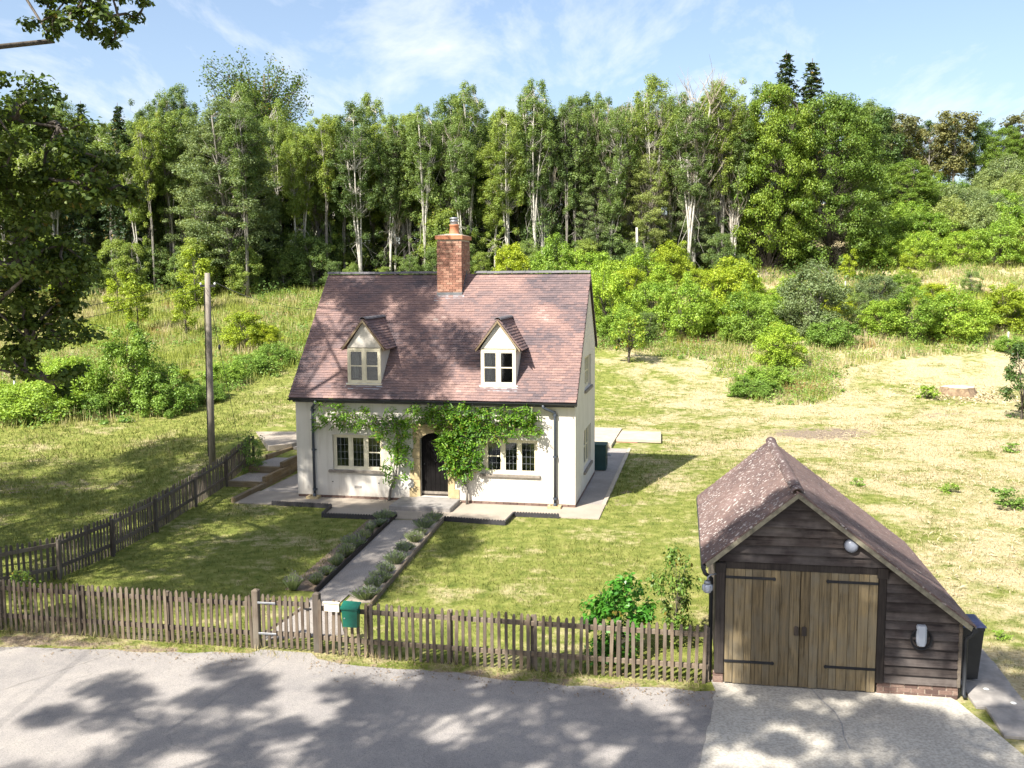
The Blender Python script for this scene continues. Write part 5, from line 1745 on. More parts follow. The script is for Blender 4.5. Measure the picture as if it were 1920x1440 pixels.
def bare_parts(seed, h, spread, trunk_r=0.15, nb=70):
    rg = np.random.default_rng(seed)
    m, tw = MB(), MB()
    stems = []
    for f in range(3):
        ang = rg.random() * 6.28
        fork = h * rg.uniform(.2, .5)
        pts = [(0, 0, -.15)]
        for i in range(1, 8):
            z = h * .92 * i / 7
            w = max(0, (z - fork) / (h - fork)) * spread * .5
            pts.append((math.cos(ang) * w + rg.normal() * .05, math.sin(ang) * w + rg.normal() * .05, z))
        m.tube(pts, [trunk_r * (1 - .82 * i / 7) for i in range(8)], 7, True, .5)
        stems.append(np.array(pts))
    for i in range(nb):
        s = stems[rg.integers(3)]
        j = rg.integers(2, 8)
        a = s[j]
        ang = rg.random() * 6.28
        L = h * rg.uniform(.12, .24) * (1.2 - .4 * j / 8)
        b = a + np.array([math.cos(ang) * L * .55, math.sin(ang) * L * .55, L * .8])
        p = bent(a, b, 4, .1, rg)
        tw.tube(p, [.045, .035, .026, .018, .010], 4, False, .5)
        for q in range(5):
            a2 = np.array(p[rg.integers(1, 5)])
            L2 = L * rg.uniform(.3, .6)
            ang2 = ang + rg.normal()
            b2 = a2 + np.array([math.cos(ang2) * L2 * .5, math.sin(ang2) * L2 * .5, L2 * .8])
            tw.tube(bent(a2, b2, 2, .1, rg), [.022, .016, .010], 3, False, .5)
    return m, tw

def plant_tree(name, proto, loc, rz, s, label, cat, group=None, crown_name='crown'):
    """proto = list of (part name, mesh, material)"""
    o = empty(name, loc, rz)
    o.scale = s if isinstance(s, tuple) else (s, s, s)
    tag(o, label, cat, group)
    for pn, me_, mt in proto:
        if not me_.materials: me_.materials.append(None)
        c = bpy.data.objects.new(pn, me_)
        COL.objects.link(c)
        c.parent = o
        c.material_slots[0].link = 'OBJECT'
        c.material_slots[0].material = M[mt]
    return o

def P2(parts, bark, leaf):
    return [('trunk', parts[0].mesh('trunk', True), bark), ('crown', parts[1], leaf)]

# ---- the wood behind the cottage
ASH = [P2(tree_parts(101 + i, 15.5 + 1.5 * (i % 3), [8.0, 7.0, 9.0, 6.0, 9.5, 7.5][i], [2.0, 2.4, 1.8, 2.5, 1.9, 2.2][i], [150, 175, 130, 185, 130, 155][i], 125, 0.14, 0.5, 0.115, [2, 3, 4, 2, 3, 3][i], profile=['vase', 'vase', 'oval', 'vase', 'vase', 'oval'][i], stretch=(.85, .85, 1.0), inner=.2, limb_r=.22, low=[.06, .12, .04, .2, .04, .1][i]),
          'bark_pale' if i % 3 != 1 else 'bark_grey', 'leaf_ash') for i in range(6)]
GREY = [P2(tree_parts(131 + i, 15.0, 2.2, 3.3, 260, 190, 0.14, 0.62, 0.17, 2, profile='oval', flat=.6, inner=.3, limb_r=.2), 'bark_grey', 'leaf_grey') for i in range(2)]
DARKT = [P2(tree_parts(141 + i, 13.5, 1.0, 2.8, 100, 130, 0.27, 0.95, 0.15, 1, profile='oval'), 'bark_brown', 'leaf_dark') for i in range(2)]
CANOPY = [P2(tree_parts(145 + i, 14.5, 3.5, 3.1, 170, 150, 0.19, 0.7, 0.16, 2, profile='round', flat=.75, inner=.4), 'bark_grey', 'leaf_ash') for i in range(2)]
SPRUCE = [P2(conifer_parts(151 + i, 17.0, [5.5, 3.0][i], 2.5, .34, 34), 'bark_brown', 'needle') for i in range(2)]
OAKF = [P2(tree_parts(161 + i, 13, 0.5, 5.3, 420, 210, 0.185, .85, .26, 2, profile='round', flat=.65, inner=.45, limb_r=.13), 'bark_brown', 'leaf_oak_bright') for i in range(2)]
UNDER = [P2(tree_parts(171 + i, 5.0, 0.4, 1.9, 80, 160, 0.14, 0.55, .06, 2, profile='oval'), 'bark_grey', 'leaf_ash') for i in range(3)]
_bp = [bare_parts(181 + i, 15.5, 3.6) for i in range(2)]
BARE = [[('trunk', a.mesh('trunk', True), 'bark_pale'), ('twigs', b.mesh('twigs'), 'twig_grey')] for a, b in _bp]
# upswept poplar crown
def poplar():
    rg = np.random.default_rng(77)
    m = MB()
    m.tube([(0, 0, -.2), (.1, 0, 9), (0.3, 0, 17)], [.38, .28, .06], 9, True, .5)
    P, N = [], []
    for i in range(190):
        ang = rg.random() * 6.28
        z0 = rg.uniform(4.5, 14.0)
        L = rg.uniform(3.2, 5.2)
        out = rg.uniform(.2, .8)
        a = np.array([math.cos(ang) * .2, math.sin(ang) * .2, z0])
        b = a + np.array([math.cos(ang) * L * out * 1.15, math.sin(ang) * L * out * .9, L * .85])
        m.tube(bent(a, b, 3, .06, rg, -.06), [.07, .05, .03, .012], 4, False, .5)
        k = 170
        t = rg.random(k) ** .7
        P.append(a + (b - a) * t[:, None] + rg.normal(size=(k, 3)) * np.array([.26, .26, .32]))
        N.append(rg.normal(size=(k, 3)) + np.array([0, 0, .3]))
    P, N = np.concatenate(P), np.concatenate(N)
    return m, leaf_mesh('crown', P, N, .2 * rg.uniform(.6, 1.2, len(P)), .6, rg)
POP = P2(poplar(), 'bark_grey', 'leaf_dark')

rgF = np.random.default_rng(99)
def gz(x, y): return float(terrain(x, y)) - 0.05
def px2x(px, D):           # ground x of a bearing given in photo columns at depth D
    return (px - 960) / 1795.0 * D
G_ASH = 'slender trees of the wood'
def put_ash(x, y, s=None, kind=None):
    k = int(rgF.integers(6)) if kind is None else kind
    s = s or rgF.uniform(.88, 1.12)
    pale = ASH[k][0][2] == 'bark_pale'
    lab = 'slender broadleaved tree with pale trunk and high crown in the wood' if pale else 'slender broadleaved tree with grey trunk and light crown in the wood'
    plant_tree('woodland_tree', ASH[k], (x, y, gz(x, y)), rgF.random() * 6.28, (s * rgF.uniform(.8, 1.35), s * rgF.uniform(.8, 1.35), s * rgF.uniform(.86, 1.08)), lab, 'tree', G_ASH + (' with pale trunks' if pale else ' with grey trunks'))

for row, (D0, step) in enumerate(((90, 2.0), (93, 2.1), (96.5, 2.2), (101, 2.5), (108, 2.9), (116, 2.8), (123, 2.8))):
    x = px2x(60 if row < 5 else -350, D0)
    xe = px2x(1385 if row < 5 else 1640, D0)
    while x < xe:
        xx, yy = x + rgF.normal() * .8, D0 + rgF.normal() * 1.3 - (3.5 if x < -22 else 0)
        r = rgF.random()
        sc = rgF.uniform(.84, 1.0) * 0.95
        if row >= 4 and r > .35:
            plant_tree('canopy_tree', CANOPY[int(rgF.integers(2))], (xx, yy, gz(xx, yy)), rgF.random() * 6.28, sc * 1.05, 'round-topped green tree filling the back of the wood', 'tree', 'round-topped trees at the back of the wood')
        elif row >= 5 or (row >= 1 and r < .16):
            plant_tree('dark_tree', DARKT[int(rgF.integers(2))], (xx, yy, gz(xx, yy)), rgF.random() * 6.28, sc * (1.0 if row >= 5 else 1), 'dark green broadleaved tree deep in the wood', 'tree', 'dark trees of the wood')
        elif row >= 2 and r < .24:
            plant_tree('spruce', SPRUCE[1], (xx, yy, gz(xx, yy)), rgF.random() * 6.28, sc * .95, 'dark spruce standing among the broadleaved trees of the wood', 'conifer', 'spruces of the wood')
        elif row < 2 and r > .90:
            plant_tree('grey_tree', GREY[int(rgF.integers(2))], (xx, yy, gz(xx, yy)), rgF.random() * 6.28, sc * .8, 'grey-green bushy tree on the front edge of the wood', 'tree', 'grey-green trees of the wood edge')
        else:
            put_ash(xx, yy, sc, [2, 4, 0, 2, 4, 5, 1][int(rgF.integers(7))] if row < 2 else None)
        x += step * rgF.uniform(.75, 1.25)
# individual trees that stand out
def at(px, D): 
    x = px2x(px, D); return (x, D, gz(x, D))
plant_tree('spreading_poplar', POP, at(505, 98), 1.0, (1.75, 1.2, 1.17), 'tall dark poplar with upswept shoots above the left wood', 'tree')
plant_tree('silver_willow', GREY[0], at(440, 83), .4, (1.35, 1.25, 1.07), 'big silvery green tree standing forward of the wood behind the pole', 'tree')
plant_tree('silver_willow', GREY[1], at(385, 86), 2.4, (.95, .9, .92), 'silvery green tree just left of the big silvery one', 'tree')
plant_tree('spruce', SPRUCE[0], at(175, 88), .3, .98, 'dark spruce with bare lower trunk, leftmost of the two left spruces', 'conifer')
plant_tree('spruce', SPRUCE[0], at(243, 86), 2.0, .96, 'dark spruce with bare lower trunk, right of the two left spruces', 'conifer')
plant_tree('spruce', SPRUCE[1], at(1463, 108), .9, (1.6, 1.6, 1.2), 'dark spruce breaking the skyline above the big oak, left of a pair', 'conifer')
plant_tree('spruce', SPRUCE[1], at(1510, 108), 2.9, (1.7, 1.7, 1.15), 'dark spruce breaking the skyline above the big oak, right of a pair', 'conifer')
plant_tree('spruce', SPRUCE[1], at(352, 104), 2.2, .9, 'small dark spruce tip between left wood and poplar', 'conifer')
plant_tree('bare_tree', BARE[0], at(1300, 89), .5, (1.0, 1.0, 1.06), 'leafless grey tree with many pale upright limbs right of the chimney', 'tree')
plant_tree('bare_tree', BARE[1], at(1335, 90), 1.7, .98, 'leafless grey tree at the right end of the wood', 'tree')
plant_tree('bare_tree', BARE[1], at(1150, 89), 2.6, .88, 'half-dead bare tree with forked pale trunk in mid wood', 'tree')
plant_tree('bare_tree', BARE[0], at(600, 92), 3.6, .8, 'thin bare tree among the leafy trees left of the chimney', 'tree')
for i, (px, D, k) in enumerate(((295, 84, 4), (800, 88, 2), (868, 88, 0), (1005, 88, 2), (1020, 88.5, 5), (1145, 88, 3), (1290, 87.5, 2), (1375, 89, 0), (468, 81, 4), (680, 88, 5), (735, 89, 0), (930, 89, 3), (1080, 89, 1), (1225, 89, 5), (560, 87, 0))):
    put_ash(px2x(px, D), D, rgF.uniform(.86, .97), k)
for px, D, sc, k, lab in ((1025, 89.5, .84, 0, 'thin leafless tree above the right roof end'), (1095, 90, .9, 1, 'thin leafless tree left of the half-dead forked one'), (1215, 88.5, .92, 0, 'leafless pale tree right of the half-dead forked one'), (1255, 90, .86, 1, 'leafless tree behind the round yellow-green bush'), (1370, 89, .9, 0, 'leafless tree against the tall yellow-green tree'), (850, 90, .85, 1, 'leafless tree straight behind the chimney'), (745, 90, .8, 0, 'leafless tree above the left dormer'), (1180, 91, .95, 0, 'tall leafless tree with feathery top right of the gable')):
    plant_tree('bare_tree', BARE[k], at(px, D), px * .7, (sc * .75, sc * .75, sc), lab, 'tree')
# the big oak and the ivy-clad tree on the right
plant_tree('field_oak', OAKF[0], at(1550, 92), .2, (.98, 1.0, 1.2), 'big round green oak at the right end of the wood', 'tree')
plant_tree('ivy_clad_tree', OAKF[1], at(1440, 91), 2.2, (.82, .9, 1.25), 'tall yellow-green tree pressed against the big oak', 'tree')
plant_tree('small_oak', OAKF[1], at(1690, 104), 4.2, (.75, .75, .62), 'rounded bright green tree right of the big oak', 'tree')
# far right skyline trees
COP = [P2(tree_parts(191 + i, 11, 3.5, 3.0, 60, 110, 0.34, 0.95, .18, 1, profile='vase'), 'bark_grey', 'leaf_copper') for i in range(2)]
x = px2x(1640, 126)
i = 0
while x < px2x(2100, 126):
    y_ = 126 + rgF.normal() * 2
    cop = rgF.random() < .7
    pr_ = COP[i % 2] if cop else [OAKF[0], DARKT[0], OAKF[1]][i % 3]
    plant_tree('skyline_tree', pr_, (x, y_, gz(x, y_)), rgF.random() * 6.28, rgF.uniform(.85, 1.05) * (1.0 if cop else [.72, .8, .66][i % 3]), ('bronze-tinted tree on the far right skyline' if cop else 'green tree on the far right skyline'), 'tree', 'bronze trees on the right skyline' if cop else 'green trees on the right skyline')
    x += rgF.uniform(2.6, 4.2); i += 1
x = px2x(1600, 138)
while x < px2x(2100, 138):
    plant_tree('skyline_tree', [DARKT[0], DARKT[1], OAKF[0]][int(rgF.integers(3))], (x, 138, gz(x, 138)), rgF.random() * 6.28, rgF.uniform(.62, .8), 'green tree on the far right skyline', 'tree', 'green trees on the right skyline')
    x += rgF.uniform(3.5, 5)
# more wood beyond, far left
for D0 in (88, 94, 101):
    x = px2x(-260, D0)
    while x < px2x(90, D0):
        put_ash(x + rgF.normal(), D0 + rgF.normal() - 3, rgF.uniform(.85, 1.05))
        x += rgF.uniform(3.0, 4.6)
# understorey saplings along the wood edge
for px in list(range(80, 620, 27)) + list(range(620, 1400, 48)):
    D = 86.5 + rgF.normal() * 1.2 - (3.0 if px < 500 else 0)
    x = px2x(px + rgF.normal() * 8, D)
    plant_tree('understorey_sapling', UNDER[int(rgF.integers(3))], (x, D, gz(x, D)), rgF.random() * 6.28, rgF.uniform(.5, 1.1) * (1 if px < 620 else .7), 'young leafy sapling at the foot of the wood', 'sapling', 'saplings along the foot of the wood')

# taller understorey standing between the trunks
for i in range(26):
    D = rgF.uniform(88.5, 98)
    x = px2x(rgF.uniform(250, 1390), D)
    plant_tree('understorey_tree', UNDER[int(rgF.integers(3))], (x, D, gz(x, D)), rgF.random() * 6.28, (rgF.uniform(.8, 1.2), rgF.uniform(.8, 1.2), rgF.uniform(1.0, 1.9)), 'narrow green understorey tree between the trunks of the wood', 'tree', 'understorey trees of the wood')
# ---- shrubs, brambles and saplings on the banks
BUSH = [P2(tree_parts(201 + i, 3.0, 0.1, 1.9, 110, 170, 0.11, 0.42, .05, 3, profile='round', flat=.8, inner=.5), 'bark_brown', 'leaf_bush') for i in range(3)]
BUSHY = [P2(tree_parts(211 + i, 3.0, 0.1, 1.6, 100, 170, 0.11, 0.4, .05, 3, profile='round', flat=.8, inner=.5), 'bark_brown', 'leaf_bush_yellow') for i in range(2)]
SAP = [P2(tree_parts(221 + i, 2.6, 0.2, 0.75, 42, 110, 0.10, 0.28, .035, 1, profile='oval', flat=.8), 'bark_brown', 'leaf_bush_yellow') for i in range(2)]
GREYB = [P2(tree_parts(231 + i, 3.4, 0.15, 2.0, 125, 170, 0.11, 0.44, .06, 3, profile='round', flat=.8), 'bark_grey', 'leaf_grey') for i in range(2)]
DBUSH = [P2(tree_parts(241 + i, 1.8, 0.05, 1.7, 95, 150, 0.11, 0.38, .04, 3, profile='round', flat=.8), 'bark_brown', 'leaf_bramble') for i in range(2)]
rgB = np.random.default_rng(5)
def bush(proto, px, D, s, label, name='bush', cat='bush', group=None, dz=0.0):
    x = px2x(px, D)
    return plant_tree(name, proto, (x, D, gz(x, D) + dz), rgB.random() * 6.28, s, label, cat, group)
bush(BUSH[0], 240, 45.5, (1.15, 1.0, 1.12), 'large sunlit hazel bush at the left field edge')
bush(DBUSH[0], 300, 44.6, (1.0, .9, .95), 'dark bramble mound right of the large hazel bush', 'bramble')
bush(DBUSH[1], 60, 43.5, (1.3, 1.0, .85), 'bramble mound at the far left field edge', 'bramble')
bush(BUSH[2], 130, 45.2, (.8, .8, .8), 'bush behind the brambles left of the hazel')
bush(BUSHY[0], 460, 60, (.95, .9, .75), 'dark leaved bush with yellow shoots in the rough field left of the roof', dz=-.1)
bush(SAP[0], 370, 75, 1.7, 'bright yellow-green sapling behind the pole top', 'sapling', 'sapling')
bush(SAP[1], 260, 66, 1.4, 'tall bright sapling in the middle of the left meadow', 'sapling', 'sapling')
bush(SAP[0], 225, 72, 1.2, 'bright sapling high in the left meadow', 'sapling', 'sapling')
bush(SAP[1], 350, 64, 1.2, 'leafy sapling just left of the pole in the meadow', 'sapling', 'sapling')
bush(SAP[0], 130, 76, 1.5, 'bright sapling under the oak fringe at left', 'sapling', 'sapling')
bush(BUSHY[1], 1258, 84, (1.15, 1.15, 1.15), 'round yellow-green bush at the foot of the wood right of the chimney')
bush(BUSH[1], 1140, 67, (1.2, 1.1, 1.35), 'tall green bush beside the cottage roof')
bush(BUSH[2], 1225, 70, (1.15, 1.1, 1.1), 'green bush behind the small lawn tree')
bush(BUSH[0], 1285, 67, (1.1, 1.1, 1.25), 'green rounded bush right of the small lawn tree')
bush(BUSHY[0], 1350, 71, (1.3, 1.2, 1.3), 'broad yellow-green bush in the middle of the right bank')
bush(BUSH[1], 1400, 66, (1.1, 1.0, 1.1), 'green bush left of the grey-green thicket')
bush(GREYB[0], 1525, 67, (1.35, 1.2, 1.35), 'large grey-green thicket on the right bank')
bush(DBUSH[1], 1560, 64.5, (1.1, 1.0, .9), 'dark bramble patch below the grey-green thicket', 'bramble')
bush(BUSH[2], 1462, 59, (.95, .9, .85), 'hazel bush above the bramble patch in the lawn corner')
bush(DBUSH[0], 1440, 54.5, (1.1, 1.0, .55), 'low bramble patch at the lawn corner', 'bramble')
bush(DBUSH[1], 1410, 52.5, (.9, .9, .45), 'lowest bramble tongue reaching towards the garage', 'bramble')
bush(BUSH[0], 1715, 66, (1.3, 1.1, 1.0), 'dense green bush in the long grass, left half of a pair')
bush(BUSH[1], 1790, 66, (1.3, 1.1, 1.0), 'dense green bush in the long grass, right half of a pair')
bush(BUSHY[1], 1885, 68, (1.2, 1.2, 1.0), 'yellow-green bush at the right edge of the bank')
bush(GREYB[1], 1640, 75, (1.1, 1.0, .8), 'grey-green bush high on the bank behind the pair of bushes')
bush(DBUSH[0], 1900, 62.5, (.8, .7, .5), 'low bush in the long grass at the far right')
bush(BUSHY[0], 1180, 76, (1.0, 1.0, 1.0), 'yellow bush under the wood right of the cottage')
bush(BUSH[2], 1115, 78, (1.2, 1.2, 1.3), 'green bush touching the cottage ridge')
bush(BUSH[0], 1040, 80, (1.2, 1.2, 1.4), 'green bush behind the ridge between chimney and gable')
bush(BUSHY[1], 960, 81, (1.0, 1.0, 1.25), 'yellow-green bush just right of the chimney')
for i, (pr_, px, D, sc_) in enumerate(((BUSH[0], 1165, 64.5, .8), (BUSHY[0], 1215, 66, .8), (BUSH[1], 1320, 68.5, 1.1), (BUSHY[1], 1375, 74, 1.3), (BUSH[2], 1430, 70, 1.2), (BUSH[0], 1480, 72, 1.2), (BUSHY[0], 1565, 73, 1.0), (BUSH[1], 1610, 69, .9), (BUSH[2], 1655, 67, .9), (BUSHY[1], 1840, 69, 1.0), (BUSH[0], 1930, 70, 1.1), (BUSHY[0], 1750, 76, .8), (BUSH[1], 1690, 79, .8), (BUSHY[1], 1820, 80, .8), (BUSH[2], 1110, 72, 1.2), (BUSH[0], 1200, 80, 1.2), (BUSHY[0], 1310, 80, 1.0), (BUSH[1], 1395, 79, 1.0))):
    pr_ = [pr_, UNDER[i % 3], pr_, pr_, pr_, pr_][i % 6]
    bush(pr_, px, D, (sc_ * (1.1 if i % 6 != 1 else .6), sc_ * (1 if i % 6 != 1 else .6), sc_ * rgB.uniform(.6, 1.1) * (1 if i % 6 != 1 else .55)), 'leafy green bush in the thick scrub band right of the cottage', group='scrub band bushes')
for i, (pr_, px, D, sc_) in enumerate(((DBUSH[0], 20, 45.5, 1.0), (DBUSH[1], 170, 44.3, .9), (BUSHY[0], 330, 48, .7), (DBUSH[0], 420, 50.5, .9), (DBUSH[1], 470, 53, .9), (DBUSH[0], 515, 55.5, .9), (BUSH[1], 90, 49, .8), (DBUSH[1], 380, 46.8, .8), (BUSHY[1], 500, 60, .7))):
    bush(pr_, px, D, (sc_ * .95, sc_ * .8, sc_ * .62), 'low leafy bramble bush in the thicket along the left field edge', 'bramble', group='left edge bramble bushes')
bush(SAP[0], 1590, 86, 1.0, 'small yellowing sapling below the big oak', 'sapling', 'sapling')
bush(SAP[1], 1700, 85, 1.1, 'small yellow-green sapling right of the big oak', 'sapling', 'sapling')
# young plantation band on the right slope
for row, (D, stp_) in enumerate(((91.5, 3.6), (97, 2.8), (103, 3.0), (110, 3.2), (117, 3.4))):
    x = px2x(1630 + row * 5, D)
    i = 0
    while x < px2x(2040, D):
        pr_ = [GREYB[0], BUSH[1], GREYB[1], BUSH[2], DBUSH[0]][int(rgB.integers(5))]
        s = rgB.uniform(1.1, 1.75) * (.75 if row == 0 else 1)
        y_ = D + rgB.normal()
        plant_tree('plantation_shrub', pr_, (x, y_, gz(x, y_)), rgB.random() * 6.28, s, 'shrub in the thick young planting on the right slope', 'shrub', 'shrubs of the young planting')
        x += stp_ * rgB.uniform(.7, 1.2); i += 1
# small lawn tree
st_ = P2(tree_parts(251, 2.6, 0.9, 1.15, 34, 60, 0.13, .34, .07, 2, profile='round', flat=.7), 'bark_brown', 'leaf_rose')
bush(st_, 1180, 60, 1.15, 'small thin-leaved tree alone on the back lawn', 'lawn_tree', 'tree')
# right edge plants
HOLLY = P2(tree_parts(261, 3.2, .2, .95, 46, 70, .12, .3, .05, 2, profile='oval'), 'bark_brown', 'leaf_dark')
bush(HOLLY, 1925, 45.5, (1.1, 1.1, 1.15), 'dark glossy holly bush at the right picture edge', 'holly')
WEED = P2(tree_parts(271, .7, .05, .5, 22, 40, .10, .2, .02, 3, profile='round'), 'bark_brown', 'leaf_bramble')
for i, (x, y, s, lab) in enumerate(((14.95, 28.3, 1.1, 'leafy weed clump at the right edge level with the garage ridge'), (22.4, 51.2, 1.3, 'weedy regrowth in front of the stump'), (14.2, 30.5, .6, 'small weed clump in the straw right of the garage'), (19.8, 37.5, .7, 'small green thistle patch in the dry field'), (11.6, 31.6, .5, 'tiny green weed in the dry grass behind the garage'), (9.45, 17.9, .35, 'small green weed right of the bin'))):
    plant_tree('weed_clump', WEED, (x, y, gz(x, y)), i * 1.3, (s, s, s * .7), lab, 'weed')

# tree shelter tubes in the meadows
for i, (px, D, lab) in enumerate(((1892, 63, 'white tree tube in the long grass at the right'), (1420, 83, 'white tree tube on the upper right bank, left one'), (1583, 80, 'white tree tube on the upper right bank, right one'), (22, 47.5, 'white tree tube at the far left of the meadow'), (265, 58, 'white tree tube above the hazel bush'))):
    x = px2x(px, D)
    tag(MB().lathe([(.05, 0), (.05, 1.2), (.056, 1.21), (.056, 1.23), (.042, 1.23), (.042, 0)], (0, 0, 0), 10).build('tree_tube', 'white_tube', None, loc=(x, D, gz(x, D))), lab, 'tree guard')
x = px2x(1197, 86)
tag(MB().tube([(0, 0, -.1), (-.12, 0, 2.4), (-.2, 0, 4.9)], [.13, .12, .1], 8).build('dead_pole', 'bark_pale', None, True, loc=(x, 86, gz(x, 86))), 'bare broken trunk standing at the foot of the wood', 'dead trunk')

# ---- bramble and nettle cover: continuous low mass on the banks (stuff)
rgS = np.random.default_rng(21)
def scatter(n, x0, x1, y0, y1):
    return rgS.uniform(x0, x1, n), rgS.uniform(y0, y1, n)
C, rad = [], []
xs, ys = scatter(8000, -30, 45, 41, 92)
edge = mown_edge(xs)
dist = ys - edge
dens = np.where(xs < 4, np.exp(-np.maximum(0, dist - 2.0) / 4.0), np.exp(-np.maximum(0, dist - 5) / 9.0) * np.where(xs > 20, .25, 1.0))
dens = dens + .10 + .55 * ss(.55, .66, fbm(xs, ys, 9, 41))
u_, v_ = w2h(xs, ys)
keep = (dist > 0) & (rgS.random(len(xs)) < dens) & ~((u_ > -1) & (u_ < 10) & (v_ < 14))
xs, ys, dist = xs[keep], ys[keep], dist[keep]
r_ = rgS.uniform(.3, .62, len(xs)) * ss(-.3, 1.6, dist) + .1
zz = terrain(xs, ys) + r_ * .45
P, N, rn = clumps(np.stack([xs, ys, zz], -1), r_ * 1.5, 46, rgS, .6, .9)
me = leaf_mesh('bramble_cover', P, N, .125 * rgS.uniform(.6, 1.3, len(P)), .7, rgS, rn)
tag(obj('bramble_cover', me, 'leaf_bramble'), 'tangled low brambles and nettles covering the banks', 'brambles', kind='stuff')
# woodland floor cover
xs, ys = scatter(1500, -62, 34, 80, 118)
keep = ys > 84 + rgS.normal(size=len(xs)) * .8 - np.where(xs < -20, 4, 0)
xs, ys = xs[keep], ys[keep]
r_ = rgS.uniform(.5, 1.1, len(xs))
P, N, rn = clumps(np.stack([xs, ys, terrain(xs, ys) + r_ * .5], -1), r_ * 1.3, 36, rgS, .9, .6)
tag(obj('woodland_undergrowth', leaf_mesh('woodland_undergrowth', P, N, .26 * rgS.uniform(.6, 1.3, len(P)), .7, rgS, rn), 'leaf_dark'), 'dark undergrowth on the floor of the wood', 'undergrowth', kind='stuff')

# ---- meadow grass (stuff)
def blades(x, y, h, wd, lean, rg, extra=None):
    n = len(x)
    z = terrain(x, y) - .01
    ang = rg.random(n) * 6.283
    ca, sa = np.cos(ang), np.sin(ang)
    la = rg.random(n) * 6.283
    ln = lean * rg.random(n)
    V = np.empty((n, 3, 3))
    V[:, 0] = np.stack([x - ca * wd, y - sa * wd, z], -1)
    V[:, 1] = np.stack([x + ca * wd, y + sa * wd, z], -1)
    V[:, 2] = np.stack([x + np.cos(la) * ln * h, y + np.sin(la) * ln * h, z + h], -1)
    return V.reshape(-1, 3), np.arange(n * 3).reshape(n, 3), np.repeat(rg.random(n), 3)
xs, ys = scatter(330000, -45, 48, 40, 96)
dist = ys - mown_edge(xs)
# tufting
tuft = fbm(xs, ys, 1.1, 55, 3)
u_, v_ = w2h(xs, ys)
keep = (dist > 0.0) & (rgS.random(len(xs)) < np.clip(.25 + 1.8 * (tuft - .35), .1, 1) * np.clip(1.25 - (ys - 45) / 75, .35, 1)) & ~((u_ > -1) & (u_ < 10) & (v_ < 14))
xs, ys, tuft, dist = xs[keep], ys[keep], tuft[keep], dist[keep]
h = (.22 + .55 * rgS.random(len(xs)) * tuft * 1.6) * ss(-1.0, 1.2, dist)
V, F, r_ = blades(xs, ys, h, .022 + .018 * ss(50, 85, ys), .45, rgS)
tag(obj('meadow_grass', fast_mesh('meadow_grass', V, F, r_), 'meadow_blade'), 'tall uncut meadow grass on the banks', 'grass', kind='stuff')

# ---- mown grass (stuff): short blades over the lawns and rough field
xs, ys = scatter(520000, -24, 30, 15, 60)
keep = (ys < mown_edge(xs) + .3) & (rgS.random(len(xs)) < np.clip(1.5 - ys / 38, .22, 1.0))
fy = fence_y(np.clip(xs, -13, 3.4))
u_, v_ = w2h(xs, ys)
gu, gv = w2g(xs, ys)
keep &= (ys > fy - .75 + .35 * fbm(xs, ys, .8, 12)) | (xs > 7.6)
keep &= ~((xs > 3.3) & (xs < 7.9) & (ys < 16.3))
keep &= ~((gu > -.05) & (gu < 4.2) & (gv > -.1) & (gv < 5.0))
keep &= ~((u_ > -1.6) & (u_ < 9.9) & (v_ > -1.25) & (v_ < 10.4))
keep &= ~((u_ > 1.75) & (u_ < 7.35) & (v_ > -2.38) & (v_ < 0))
pathL = 4.36 + (v_ + 8.8) * (-0.4 / 6.9); pathR = 5.84 + (v_ + 9.3) * (-.38 / 7.1)
keep &= ~((v_ > -11.9) & (v_ < -1.9) & (u_ > pathL - .55) & (u_ < pathR + .02))
keep &= ~((u_ > -3.1) & (u_ < -1.6) & (v_ > 1.0) & (v_ < 9)) & ~((u_ > 7.8) & (u_ < 11.2) & (v_ > 10.3) & (v_ < 15.1)) & ~((u_ > -5.5) & (u_ < -2) & (v_ > 5) & (v_ < 9))
keep &= rgS.random(len(xs)) > 1.4 * (soilness(xs, ys) - .25)
keep &= ~((gu > 4.0) & (gu < 5.1) & (gv > -1.5) & (gv < 2.8))
xs, ys = xs[keep], ys[keep]
front_tuft = np.exp(-((ys - fence_y(np.clip(xs, -13, 3.4)) + .05) / .22) ** 2) * np.where(xs < 3.4, 1, 0) * ss(.45, .6, fbm(xs, ys, .9, 77))
h = (.03 + .045 * rgS.random(len(xs))) * (1 + .7 * ss(.45, .7, fbm(xs, ys, 2.2, 61))) * (1 + 2.2 * front_tuft) * np.where(xs < -10.3, 1.7, 1.0)
V, F, r_ = blades(xs, ys, h, .010 + .012 * ss(20, 50, ys), 1.1, rgS)
tag(obj('lawn_grass', fast_mesh('lawn_grass', V, F, r_, dict(dry=np.repeat(dryness(xs, ys), 3))), 'grass_blade'), 'short patchy mown grass, part green part straw', 'grass', kind='stuff')
# straw litter on the dry field
xs, ys = scatter(26000, 5, 30, 17, 56)
keep = (rgS.random(len(xs)) < ss(.4, .62, fbm(xs, ys, 3, 83))) & (ys < mown_edge(xs)) & ~((w2g(xs, ys)[0] < 5.2))
xs, ys = xs[keep], ys[keep]
n = len(xs)
P = np.stack([xs, ys, terrain(xs, ys) + .03 + .03 * rgS.random(n)], -1)
tag(obj('cut_straw', leaf_mesh('cut_straw', P, rgS.normal(size=(n, 3)) * .35 + np.array([0, 0, 1]), .2 * rgS.uniform(.5, 1.3, n), .12, rgS), 'wood_chip'), 'loose cut straw lying on the dry field', 'straw', kind='stuff')
